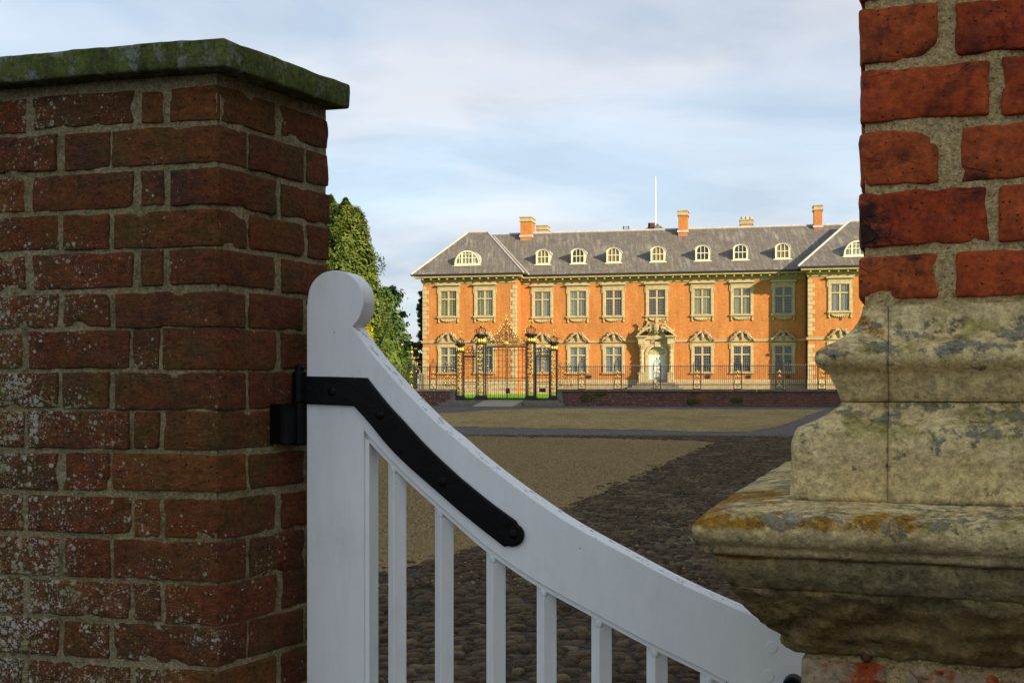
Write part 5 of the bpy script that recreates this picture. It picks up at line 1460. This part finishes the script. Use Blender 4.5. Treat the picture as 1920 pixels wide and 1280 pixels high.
def railing(px0, px1, pil_px, lab):
    o = empty('iron_railing', (W0.o[0], W0.o[1], 0), RZW); tag(o, lab, 'railing', 'iron railings on the court wall')
    x0, x1 = wx(px0), wx(px1)
    pil = [wx(p) for p in pil_px]
    bar = MB(); bar.box(-.010, .010, -.010, .010, CZ, ZR+.02); bar.add([(-.020, 0, ZR+.02), (0, -.012, ZR+.02), (.020, 0, ZR+.02), (0, .012, ZR+.02), (0, 0, BT)], [(0, 1, 4), (1, 2, 4), (2, 3, 4), (3, 0, 4), (3, 2, 1, 0)])
    me = bar.mesh('bar'); me.materials.append(K['iron'])
    ts = MB(); n = int((x1-x0)/.095)
    for i in range(n+1):
        x = x0 + (x1-x0)*i/n
        if any(abs(x-p) < .20 for p in pil): continue
        link('bar', me, None, o, (x, .12, 0))
        ts.box(x+.0475-.007, x+.0475+.007, .113, .127, CZ, Z2); ts.add([(x+.0475-.014, .12, Z2), (x+.0475, .11, Z2), (x+.0475+.014, .12, Z2), (x+.0475, .13, Z2), (x+.0475, .12, Z2+.06)], [(0, 1, 4), (1, 2, 4), (2, 3, 4), (3, 0, 4)])
    ts.obj('dog_bars', K['iron'], o)
    for z_ in (ZR, Z2-.04): MB().box(x0, x1, .104, .136, z_-.014, z_+.014).obj('rail', K['iron'], o)
    for p in pil: pilaster(o, p)
    return o
railing(1047, 1690, [1090, 1157.5, 1231, 1306.5, 1383, 1461.5, 1541.5], 'black spiked iron railing with gilt flowers, right of the iron gates')
rlft = railing(640, 853, [811, 770, 700], 'short black iron railing with scroll panel, left of the iron gates')
# gilded scroll panels next to the gates
for px0, px1, rt_, lab in ((1046, 1073, None, 'gilded scrollwork panel at the railing, right of the gate piers'), (829, 853, None, 'gilded scrollwork panel at the railing, left of the gate piers')):
    x0, x1 = wx(px0), wx(px1); o = empty('scroll_screen', (W0.o[0], W0.o[1], 0), RZW); tag(o, lab, 'screen', 'gilded panels beside the gate piers')
    mb = MB(); gd = MB(); rr = random.Random(px0)
    for i in range(4):
        for k in range(3):
            cx_ = x0 + (x1-x0)*(i+.5)/4; cz_ = CZ + .2 + k*.38; s_ = 1 if (i+k) % 2 else -1
            mb.tube(spiral(cx_, cz_, .10, 1.2, rr.uniform(0, 6), s_, .06), .014, 4); mb.tube(spiral(cx_, cz_+.17, .07, 1.1, rr.uniform(0, 6), -s_, .06), .012, 4)
            for q in range(3): leafball(gd, cx_ + rr.uniform(-.10, .10), .045, cz_ + rr.uniform(-.15, .15), rr.uniform(.025, .045), rr.uniform(-1, 1))
    for i in range(3):
        cx_ = x0 + (x1-x0)*(i+.5)/3; mb.tube(spiral(cx_, ZR+.14, .10, 1.1, -1.57, 1 if i % 2 else -1, .06), .013, 4); leafball(gd, cx_+.05, .045, ZR+.28, .04, .5); leafball(gd, cx_-.1, .045, ZR+.20, .03, -.5)
    mb.obj('scrolls', K['iron'], o); gd.obj('gilt_leaves', K['gold'], o)

YG = .20          # plane of the gates
ZG0 = zat(750, W0.depth(0)) + .0     # foot of the gates
def iron_pier(px0, px1, py_top, bowl, basket_top, tip_y, big, lab):
    x0, x1 = wx(px0), wx(px1); xc = (x0+x1)/2; w = x1-x0; d = W0.depth(xc)
    Z = lambda py: zat(py, d); zt = Z(py_top)
    o = empty('iron_gate_pier', (*W0.world(xc, YG), ZG0-.02), RZW); tag(o, lab, 'gate pier', 'openwork iron gate piers')
    zo = ZG0 - .02; dep = w
    L = lambda mb, name, mat, par=o, sm=False: mb.obj(name, mat, par, smooth=sm)
    base = MB(); base.box(-w/2-.05, w/2+.05, -dep/2-.05, dep/2+.05, 0, .20); base.box(-w/2-.02, w/2+.02, -dep/2-.02, dep/2+.02, .203, .26); L(base, 'pier_base', K['iron'])
    fr_ = MB()
    pw = .06 if big else .05
    for sx in (-1, 1):
        for sy in (-1, 1): cx_, cy_ = sx*(w/2-pw/2), sy*(dep/2-pw/2); fr_.box(cx_-pw/2, cx_+pw/2, cy_-pw/2, cy_+pw/2, .26, zt-zo)
    fr_.box(-w/2-.03, w/2+.03, -dep/2-.03, dep/2+.03, zt-zo-.07, zt-zo); L(fr_, 'frame', K['iron'])
    sc = MB(); gd = MB(); rr = random.Random(int(px0)); zz2 = .40; H_ = zt - zo - .2; i = 0
    while zz2 < H_:
        for sx in (-1, 1):
            sc.tube(spiral(sx*w*.16, zz2, w*.17, 1.15, math.pi/2*(1 if i % 2 else -1), sx, -dep/2+.03, 12), .014, 4)
            for q in range(1): leafball(gd, sx*(w*.10 + rr.uniform(0, w*.16)), -dep/2-.005, zz2 + rr.uniform(-.12, .12), rr.uniform(.030, .052), rr.uniform(-1.2, 1.2))
            if rr.random() < .6: gd.tube(spiral(sx*w*.15, zz2+.08, w*.12, .7, rr.uniform(0, 6), sx, -dep/2, 8), .015, 4)
        leafball(gd, rr.uniform(-.02, .02), -dep/2-.01, zz2+.02, .055); zz2 += .21; i += 1
    sc.tube([(0, -dep/2+.03, .26), (0, -dep/2+.03, zt-zo)], .016, 4)
    s_ = L(sc, 'scrolls', K['iron']); L(gd, 'gilt_leaves', K['gold'], s_)
    # gilded acanthus collar, black dish and openwork crown with a gilt flower
    za, zb_, zc, zd_ = zt-zo, Z(bowl[0])-zo, Z(bowl[1])-zo, Z(basket_top)-zo
    col = MB(); n = 10
    for k in range(n):
        a = 2*math.pi*k/n; col.ball((w*.42*math.cos(a), w*.42*math.sin(a), za + (zb_-za)*.45), (w*.13, w*.13, (zb_-za)*.6), 6, 5)
    L(col, 'gilt_collar', K['gold'], sm=True)
    dish = MB(); dish.lathe([(w*.30, za), (w*.34, zb_), (w*.55, zb_+(zc-zb_)*.45), (w*.70, zc-.03), (w*.70, zc), (w*.4, zc)], 0, 0, 14)
    for k in range(8): a = 2*math.pi*k/8; dish.ball((w*.66*math.cos(a), w*.66*math.sin(a), zb_+(zc-zb_)*.62), (.045, .045, .06), 6, 4)
    L(dish, 'dish', K['iron'])
    cr = MB(); hh = zd_ - zc
    for k in range(8):
        a = 2*math.pi*k/8; c_, s2 = math.cos(a), math.sin(a)
        prof_ = [(w*.30, 0), (w*.52, hh*.25), (w*.56, hh*.55), (w*.38, hh*.85), (w*.10, hh*.80), (w*.04, hh*.98)]
        cr.tube([(r_*c_, r_*s2, zc + z_) for r_, z_ in prof_], .016, 4)
        if k in (0, 4): cr.tube([(x_, 0, z_) for x_, y_, z_ in spiral(c_*w*.62, zc+hh*.45, w*.22, 1.0, 0, c_ > 0 and 1 or -1)], .013, 4)
    cr.lathe([(w*.10, zd_-.02), (w*.13, zd_+.02), (w*.03, zd_+.05)], 0, 0, 8); L(cr, 'crown', K['iron'])
    ti = Z(tip_y) - zo; fl = MB(); fl.tube([(0, 0, zd_+.02), (0, 0, ti-.12)], .012, 5)
    for k in range(5):
        a = math.pi*(k+.5)/5; fl.ball((.13*math.cos(a), rr.uniform(-.05, .05), ti - .16 + .13*math.sin(a)), (.06, .03, .028), 6, 4, a)
    L(fl, 'gilt_flower', K['gold'])
    return o
iron_pier(855, 867, 658, (651, 643), 634, 620, False, 'outer left openwork iron gate pier with gilt leaves and crown finial')
iron_pier(892, 908, 643, (634, 626), 612, 599, True, 'inner left openwork iron gate pier, tall and thick with gilding')
iron_pier(986, 1002, 641, (633, 625), 611, 599, True, 'inner right openwork iron gate pier, tall and thick with gilding')
iron_pier(1030, 1043.5, 655, (648, 640), 630, 618, False, 'outer right openwork iron gate pier with crown finial, by the railing')

def leaf_gate(px0, px1, py_top, lab, gold=1.0, grp=None, scroll_top=0):
    x0, x1 = wx(px0), wx(px1); xc = (x0+x1)/2; w = x1-x0; zt = zat(py_top, W0.depth(xc)) - ZG0
    o = empty('iron_gate', (*W0.world(xc, YG), ZG0), RZW); tag(o, lab, 'gate', grp or 'iron gate leaves')
    fr_ = MB()
    for s_ in (-1, 1): fr_.box(s_*(w/2-.018)-.018, s_*(w/2-.018)+.018, -.02, .02, .02, zt)
    for z_, h_ in ((.06, .02), (zt*.36, .018), (zt*.42, .018), (zt*.93, .016), (zt-.03, .035)): fr_.box(-w/2, w/2, -.02, .02, z_-h_, z_+h_)
    fr_.obj('frame', K['iron'], o)
    n = max(3, int(round(w/.20))); sc = MB(); gd = MB(); rr = random.Random(int(px0*3))
    bmesh_ = MB(); bmesh_.box(-.011, .011, -.011, .011, .04, zt-.03); me = bmesh_.mesh('bar'); me.materials.append(K['iron'])
    for i in range(1, n):
        x = -w/2 + w*i/n; link('bar', me, None, o, (x, 0, 0))
    for i in range(n):
        x = -w/2 + w*(i+.5)/n; h = w/n*.5
        sc.tube([(x, 0, .06), (x, 0, zt*.30)], .009, 4)
        for z_ in (zt*.20, zt*.29, zt*.52, zt*.62, zt*.73, zt*.84, zt*.90):
            s_ = 1 if (i + int(z_*7)) % 2 else -1
            sc.tube(spiral(x, z_, h*.85, 1.1, rr.uniform(-.3, .3) + math.pi/2, s_, 0, 10), .010, 4)
            for q in range(2):
                if rr.random() < gold*(.9 if z_ > zt*.45 else .45): leafball(gd, x + rr.uniform(-h, h)*.8, -.02, z_ + rr.uniform(-.10, .10), rr.uniform(.024, .044), rr.uniform(-1.3, 1.3))
        sc.tube(spiral(x, zt*.39, h*.6, 1.2, 0, 1, 0, 8), .009, 4)
    s_ = sc.obj('scrolls', K['iron'], o); gd.obj('gilt_leaves', K['gold'], s_)
    return o
gl = leaf_gate(911, 948, 649, 'left leaf of the tall central iron gates with gilt leaves', .38)
gr = leaf_gate(949.5, 985, 649, 'right leaf of the tall central iron gates with gilt leaves', .38)
MB().box(-.11, .11, -.06, .06, .35, .62).obj('lock_case', K['iron'], gr, bevel=.02).location = (-(wx(985)-wx(949.5))/2+.03, 0, 0)
leaf_gate(868, 891.5, 668, 'narrow iron side gate left of the central gates', .25, 'iron side gates')
sg = leaf_gate(1003.5, 1029, 667, 'narrow iron side gate right of the central gates', .25, 'iron side gates')
MB().box(-.16, .16, -.05, -.025, .42, .62).obj('plate', K['iron'], sg)

def overthrow(px0, px1, py0, py1, lab, tall):
    x0, x1 = wx(px0), wx(px1); xc = (x0+x1)/2; w = x1-x0; d = W0.depth(xc); z0 = zat(py0, d); H_ = zat(py1, d) - z0
    o = empty('overthrow', (*W0.world(xc, YG), z0), RZW); tag(o, lab, 'ironwork', 'iron overthrows above the gates')
    fr_ = MB(); fr_.box(-w/2, w/2, -.03, .03, 0, .045); fr_.box(-w/2, w/2, -.03, .03, .20, .24) if tall else fr_.box(-w/2, w/2, -.03, .03, .15, .18); fr_.obj('rails', K['iron'], o)
    sc = MB(); gd = MB(); rr = random.Random(int(px0)); n = max(4, int(w/.19)); top_ = .22 if tall else .17
    for i in range(n):
        x = -w/2 + w*(i+.5)/n; sc.tube(spiral(x, .12, .075, 1.1, rr.uniform(0, 6), 1 if i % 2 else -1, 0, 10), .012, 4)
        leafball(gd, x, -.03, .12 + rr.uniform(-.04, .04), .04, rr.uniform(-1, 1))
    m_ = 7 if tall else 3
    for s_ in (-1, 1):
        for k in range(m_):
            t = (k+.5)/m_; x = s_*w/2*t*.95; env = (H_-top_)*(1 - t)**2.0*.66 + .24; sc.tube(spiral(x, top_ + env*.45, env*.40, 1.2, -1.57, -s_, 0, 12), .013, 4)
            if tall and t < .75: sc.tube([(x, 0, top_), (x*.8, 0, top_+env*.6), (x*.72, 0, top_+env)], .013, 4); leafball(gd, x*.72, -.01, top_+env+.05, .055, .8)
            for q in range(3 if tall else 1): leafball(gd, x + rr.uniform(-.12, .12), rr.uniform(-.03, .03), top_ + rr.uniform(0, env), rr.uniform(.028, .055), rr.uniform(-1.3, 1.3))
    if tall:
        sc.tube([(0, 0, top_), (0, 0, H_*.80)], .018, 5)
        for k in range(12): z_ = top_ + (H_-top_)*rr.uniform(.35, 1.0); leafball(gd, rr.uniform(-.10, .10)*(1.3-z_/H_), rr.uniform(-.04, .04), z_, rr.uniform(.035, .06), rr.uniform(-1.3, 1.3))
        gd.ball((0, -.05, .14), (.15, .06, .12), 10, 7)
        for s_ in (-1, 1):
            gd.tube([(s_*.72, 0, top_+.28), (s_*.86, 0, top_+.55), (s_*1.0, 0, top_+.62), (s_*1.05, 0, top_+.48)], .028, 5, .012)
            gd.tube([(s_*.42, 0, top_+.45), (s_*.34, 0, top_+.80), (s_*.30, 0, top_+1.0)], .022, 5, .010)
    c = sc.obj('scrolls', K['iron'], o); gd.obj('gilt_leaves', K['gold'], c)
overthrow(909, 986, 648, 586, 'tall gilded scrollwork crest above the central iron gates', True)
overthrow(868, 891.5, 667.5, 640, 'small scrollwork crest above the left iron side gate', False)
overthrow(1003.5, 1029, 666.5, 640, 'small scrollwork crest above the right iron side gate', False)

# steps and the concrete ramp laid over them
o = empty('gate_steps', (W0.o[0], W0.o[1], 0), RZW); tag(o, 'two shallow stone steps in front of the iron gates', 'steps')
zg = ground_z(W0.o[1])
MB().box(wx(838), wx(1051), -.30, .62, zg-.1, ZG0-.003).obj('step', K['step'], o, bevel=.015)
MB().box(wx(829), wx(1061), -.72, -.303, zg-.1, zg + .155).obj('step', K['step'], o, bevel=.015)
x0, x1 = wx(911), wx(983); mb = MB(); zr = ZG0 + .012
mb.add([(x0, -.02, zr), (x1, -.02, zr), (x1, -2.9, zg+.012), (x0, -2.9, zg+.012), (x0, -.02, zg-.1), (x1, -.02, zg-.1), (x1, -2.9, zg-.1), (x0, -2.9, zg-.1)], [(0, 3, 2, 1), (0, 1, 5, 4), (1, 2, 6, 5), (2, 3, 7, 6), (3, 0, 4, 7)])
e = empty('access_ramp', (W0.o[0], W0.o[1], 0), RZW); tag(e, 'plain pale concrete ramp leading up to the central iron gates', 'ramp'); mb.obj('ramp_slab', K['ramp'], e, fix=True)

# ------------------------------------------------------------------ side court to the left of the house
SP = Plane(*HOUSE.world(HOUSE.x(770, -12), -12), 12)
def side_pier(px, d, lab, h=.0, n=1):
    x = (px-960)/F*d; z0 = lawn_z(d); o = empty('gilded_gate_pier', (x, d, z0), RZW); tag(o, lab, 'gate pier', 'gilded piers of the side gate')
    zt = zat(690, d) - z0; w = .55; fr_ = MB()
    for sx in (-1, 1):
        for sy in (-1, 1): fr_.box(sx*w/2-.05, sx*w/2+.05, sy*w/2-.05, sy*w/2+.05, 0, zt)
    fr_.box(-w/2-.05, w/2+.05, -w/2-.05, w/2+.05, zt-.1, zt); fr_.obj('frame', K['iron'], o)
    gd = MB(); rr = random.Random(int(px))
    for _ in range(36): leafball(gd, rr.choice((-1, 1))*rr.uniform(.1, .42), -w/2-.06, rr.uniform(.3, zt-.1), rr.uniform(.04, .085), rr.uniform(-1, 1))
    ir = MB(); ir.lathe([(.32, zt), (.36, zt+.25), (.30, zt+.55), (.12, zt+.75), (.08, zt+1.0), (.1, zt+1.12), (.03, zt+1.3)], 0, 0, 10); ir.obj('crown_frame', K['iron'], o)
    for k in range(10): a = k*.628; gd.ball((.40*math.cos(a), .40*math.sin(a), zt+.3), (.05, .05, .17), 6, 5); gd.ball((.2*math.cos(a), .2*math.sin(a), zt+.72), (.04, .04, .09), 6, 4)
    gd.ball((0, 0, zt+1.15), (.12, .12, .12), 8, 6); gd.ball((0, 0, zt+1.45), (.05, .05, .16), 6, 5)
    gd.obj('gilt_crown', K['gold'], o)
side_pier(772, 82.0, 'gilded crown-topped gate pier beside the dark conifer at the house corner')
side_pier(751, 86.0, 'gilded gate pier half hidden behind the gate rail, left of the other gilded pier')
# grey paling fence
o = empty('paling_fence', (*WALLP.world(0, 0), 0)); tag(o, 'grey weathered paling fence behind the railing, left of the house', 'fence')
pl = MB(); pl.box(-.07, .07, -.012, .012, 0, 1.55); me = pl.mesh('paling'); me.materials.append(K['plank'])
d = 84.0; px = 722
while px < 797:
    x = (px-960)/F*d; q = link('paling', me, None, o, (x - o.location.x, d - o.location.y, lawn_z(d) + rg.uniform(-.04, .04))); q.rotation_euler = (0, rg.uniform(-.02, .02), 0); px += 4.0
for z_ in (.35, 1.2): MB().box((720-960)/F*d - o.location.x, (798-960)/F*d - o.location.x, d - o.location.y + .02, d - o.location.y + .07, lawn_z(d)+z_, lawn_z(d)+z_+.09).obj('rail', K['plank'], o)
# far cottage roof
d = 150.0; xa, xb = (735-960)/F*d, (800-960)/F*d; ct = empty('cottage', (xa, d, .9)); tag(ct, 'distant cottage with reddish roof and white verge between the trees', 'cottage')
zr = zat(648, d)-.9; ze = zat(690, d)-.9
mb = MB(); mb.box(0, xb-xa, .5, 7, 0, ze); mb.obj('wall', K['render'], ct)
mb = MB(); mb.add([(-.6, 0, ze), (xb-xa+.6, 0, ze-.2), (xb-xa+.6, 3.8, zat(667, d)-.9), (.6, 3.8, zr+.6), (-.6, 7.6, ze), (xb-xa+.6, 7.6, ze)], [(0, 1, 2, 3), (3, 2, 5, 4)]); mb.obj('roof', K['tile'], ct)
mb = MB(); mb.tube([(.2, 3.8, zr+.75), (xb-xa+.6, 3.8, zat(666, d)-.9)], .22, 4); mb.obj('verge', K['white_pole'], ct)

# ------------------------------------------------------------------ trees
def leaves_mesh(P, N, size, rgx, elong=1.0):
    """P centres, N outward directions; small bent leaf faces"""
    n = len(P); A = rgx.normal(size=(n, 3)); A -= N*(A*N).sum(1)[:, None]*.75; A /= np.linalg.norm(A, axis=1)[:, None] + 1e-9
    B = np.cross(N, A); B /= np.linalg.norm(B, axis=1)[:, None] + 1e-9
    s = size*rgx.uniform(.6, 1.35, n)[:, None]
    V = np.stack([P - A*s*elong, P + B*s*.55 + N*s*.2, P + A*s*elong, P - B*s*.55 + N*s*.1], 1).reshape(-1, 3)
    return V, [(4*i, 4*i+1, 4*i+2, 4*i+3) for i in range(n)]
def tree_root(name, px, d, lab, cat='tree', grp=None):
    z0 = lawn_z(d); o = empty(name, ((px-960)/F*d, d, z0)); tag(o, lab, cat, grp); return o, z0
def conifer(px, d, py_top, px_half, lab, mat, seed, n=15000, size=.17, p=.75, lean=0.0, lobes=60, skirt=.04):
    o, z0 = tree_root('conifer', px, d, lab, 'tree', 'conifers beyond the railings'); H_ = zat(py_top, d) - z0; R = px_half/F*d
    rgx = np.random.default_rng(seed)
    # tufted surface: many upswept sprays, each its own little cone of leaves
    L = lobes; hs = rgx.random(L)**.85; an = rgx.random(L)*6.283
    prof_ = lambda h: R*np.clip((1-h)**p*(.42 + 1.25*np.minimum(1, h*4.5)*.5), .012, None)
    ext = 1 + rgx.normal(.02, .15, L)
    cl_ = np.stack([np.cos(an)*prof_(hs)*.80*ext, np.sin(an)*prof_(hs)*.80*ext, H_*(skirt + (1-skirt)*hs)], 1)
    which = rgx.integers(0, L, n); u = rgx.random(n)
    rad = (.022*R + .23*prof_(hs[which]))[:, None]
    dirs = rgx.normal(size=(n, 3)); dirs /= np.linalg.norm(dirs, axis=1)[:, None]
    tall_ = np.array([1, 1, 2.1])
    P = cl_[which] + dirs*rad*(rgx.random(n)**.45)[:, None]*tall_
    top_ = P[:, 2] > H_*.965; P[top_, 2] -= H_*.06; P[:, 2] = np.clip(P[:, 2], .3, H_*1.0)
    core = rgx.random(n) < .22; hc = rgx.random(n); ac = rgx.random(n)*6.283; rc = prof_(hc)*rgx.random(n)**.5*.75
    P[core] = np.stack([np.cos(ac)*rc, np.sin(ac)*rc, H_*(skirt+(1-skirt)*hc)], 1)[core]
    tip = rgx.random(n) < .022; ut = rgx.random(n)**1.3; P[tip] = np.stack([rgx.normal(0, .03 + .35*ut, n), rgx.normal(0, .03 + .35*ut, n), H_*(1.012 - .10*ut)], 1)[tip]
    N = np.stack([P[:, 0], P[:, 1], np.full(n, R*.6)], 1); N /= np.linalg.norm(N, axis=1)[:, None] + 1e-9
    V, Fc = leaves_mesh(P, N, size, rgx, 1.3); mb = MB(); mb.v = V.tolist(); mb.f = Fc; mb.obj('crown', mat, o)
    tr = MB(); tr.tube([(0, 0, -.1), (.05, 0, H_*.3), (0, .05, H_*.65), (0, 0, H_*.93)], R*.085+.08, 8, .03)
    for i in range(26): tr.tube([(0, 0, cl_[i % L][2]*.93), tuple(cl_[i % L]*np.array([.5, .5, .97])), tuple(cl_[i % L])], .05, 5, .015)
    tr.obj('trunk', K['bark'], o); return o
def pine(px, d, py_top, py_bot, px_half, lab, mat, seed, pads=26, n=9000, size=.20):
    pads = int(pads*2.2)
    o, z0 = tree_root('pine_tree', px, d, lab, 'tree', 'pines by the house'); H_ = zat(py_top, d) - z0; R = px_half/F*d; hb = max(.6, zat(py_bot, d) - z0)
    rgx = np.random.default_rng(seed); tr = MB(); tr.tube([(0, 0, -.1), (.1, 0, H_*.3), (-.1, .1, H_*.6), (.1, 0, H_*.9)], .26, 8, .06)
    C = []
    for i in range(pads):
        h = hb + (H_-hb)*((i+.5)/pads); f = (h-hb)/(H_-hb); rm = R*(1-f*.75)*(.55+.45*math.sin(min(1, f*3+.25)*1.57)); a = i*2.4 + rgx.uniform(-.4, .4); q = rm*rgx.uniform(.15, 1.05)
        c = np.array([q*math.cos(a), q*math.sin(a), h]); C.append((c, R*rgx.uniform(.14, .34)*(1-.3*f)))
        tr.tube([(0, 0, h*.9), tuple(c*np.array([.5, .5, 1]) - np.array([0, 0, .15])), tuple(c)], .07, 5, .02)
    w = rgx.integers(0, pads, n); ce = np.array([c for c, r in C])[w]; ra = np.array([r for c, r in C])[w][:, None]
    dirs = rgx.normal(size=(n, 3)); dirs /= np.linalg.norm(dirs, axis=1)[:, None]
    P = ce + dirs*ra*(np.abs(rgx.normal(0, .55, n)))[:, None]*np.array([1.2, 1.2, .6]); P[:, 2] += .06*ra[:, 0]
    N = dirs + np.array([0, 0, .5]); N /= np.linalg.norm(N, axis=1)[:, None]
    V, Fc = leaves_mesh(P, N, size, rgx, 1.1); mb = MB(); mb.v = V.tolist(); mb.f = Fc; mb.obj('crown', mat, o); tr.obj('trunk', K['bark'], o)
def shrub(px, d, py_top, px_half, lab, mat, seed, n=5000, size=.13, cone=False):
    o, z0 = tree_root('shrub', px, d, lab, 'shrub', 'shrubs beyond the railings'); H_ = zat(py_top, d) - z0; R = px_half/F*d
    rgx = np.random.default_rng(seed); dirs = rgx.normal(size=(n, 3)); dirs /= np.linalg.norm(dirs, axis=1)[:, None]
    lob = 1 + .16*np.sin(dirs[:, 0]*7 + seed) * np.sin(dirs[:, 2]*6) + .10*np.sin(dirs[:, 1]*13)
    q = (rgx.random(n)**.35)*lob; P = dirs*q[:, None]*np.array([R, R, H_*.5]); P[:, 2] += H_*.5
    if cone: k = np.clip(1.18 - P[:, 2]/H_*.85, .12, 1.1); P[:, 0] *= k; P[:, 1] *= k
    P[:, 2] = np.clip(P[:, 2], .02, None)
    V, Fc = leaves_mesh(P, dirs, size, rgx, 1.2); mb = MB(); mb.v = V.tolist(); mb.f = Fc; mb.obj('crown', mat, o)
    tr = MB()
    for i in range(7): a = i*.9; tr.tube([(.05*math.cos(a), .05*math.sin(a), -.05), (.3*R*math.cos(a), .3*R*math.sin(a), H_*.35), (.55*R*math.cos(a), .55*R*math.sin(a), H_*.65)], .05, 5, .015)
    tr.obj('stem', K['bark'], o)
conifer(648, 76, 377, 86, 'tall yellow-green conifer with a pointed top, right of the brick pier', K['leaf_cyp'], 1, 80000, .12, .48, lobes=620)
conifer(620, 79, 371, 78, 'tall conifer half hidden behind the dark brick pier', K['leaf_cyp'], 2, 36000, .13, .48, lobes=380)
conifer(679, 84, 560, 40, 'lower green conifer tucked under the tallest conifer', K['leaf_cyp'], 12, 12000, .15, .5, lobes=70)
pine(728, 92, 541, 690, 62, 'blue-green pine with layered pads between the conifers and the house', K['leaf_pine'], 3, 34, 26000, .16)
pine(796, 104, 548, 712, 26, 'dark narrow pine close beside the corner of the house', K['leaf_dark'], 4, 26, 10000, .19)
pine(764, 118, 640, 712, 20, 'dark distant yew under the pale sky gap left of the house', K['leaf_dark'], 9, 16, 5000, .2)
shrub(690, 68, 596, 22, 'golden yellow shrub showing beside the round gate knob', K['leaf_yel'], 5, 6500, .10, True)
shrub(728, 70, 612, 42, 'feathery mid-green shrub above the sloping gate rail', K['leaf_grn'], 6, 13000, .11, True)
shrub(752, 74, 668, 26, 'low dark green shrub at the foot of the pine', K['leaf_grn'], 7, 5000, .11)

# ------------------------------------------------------------------ unseen stable block on the right, sited and shaped to shade court and gateway
SBX0, SBX1, SBY0, SBY1 = 20.0, 32.0, -70.0, 44.0
sb = empty('shading_stable_block', (SBX0, SBY1, 0)); tag(sb, 'unseen long brick stable block beyond the right edge, shaped to shade the court', 'building')
EVZ, RDZ = 6.3, 16.5; ridge_end = 25.2; xm_ = (SBX0+SBX1)/2
mb = MB(); mb.box(0, SBX1-SBX0, SBY0-SBY1, 0, 0, EVZ); mb.obj('wall', K['facade'], sb)
L0 = SBY0-SBY1; wS = SBX1-SBX0
mb = MB(); mb.add([(-.4, .4, EVZ), (wS+.4, .4, EVZ), (wS+.4, L0, EVZ), (-.4, L0, EVZ), (wS/2, ridge_end-SBY1, RDZ), (wS/2, L0, RDZ)], [(0, 1, 4), (1, 2, 5, 4), (3, 0, 4, 5), (2, 3, 5)]); mb.obj('roof', K['slate'], sb)
wm = MB(); wm.box(-.04, .0, -.6, .6, 0, 1.9); me = wm.mesh('window'); me.materials.append(K['cream'])
for i in range(12):
    for z_ in (1.2, 4.4): link('window', me, None, sb, (-.005, -3.5 - i*5.2, z_))
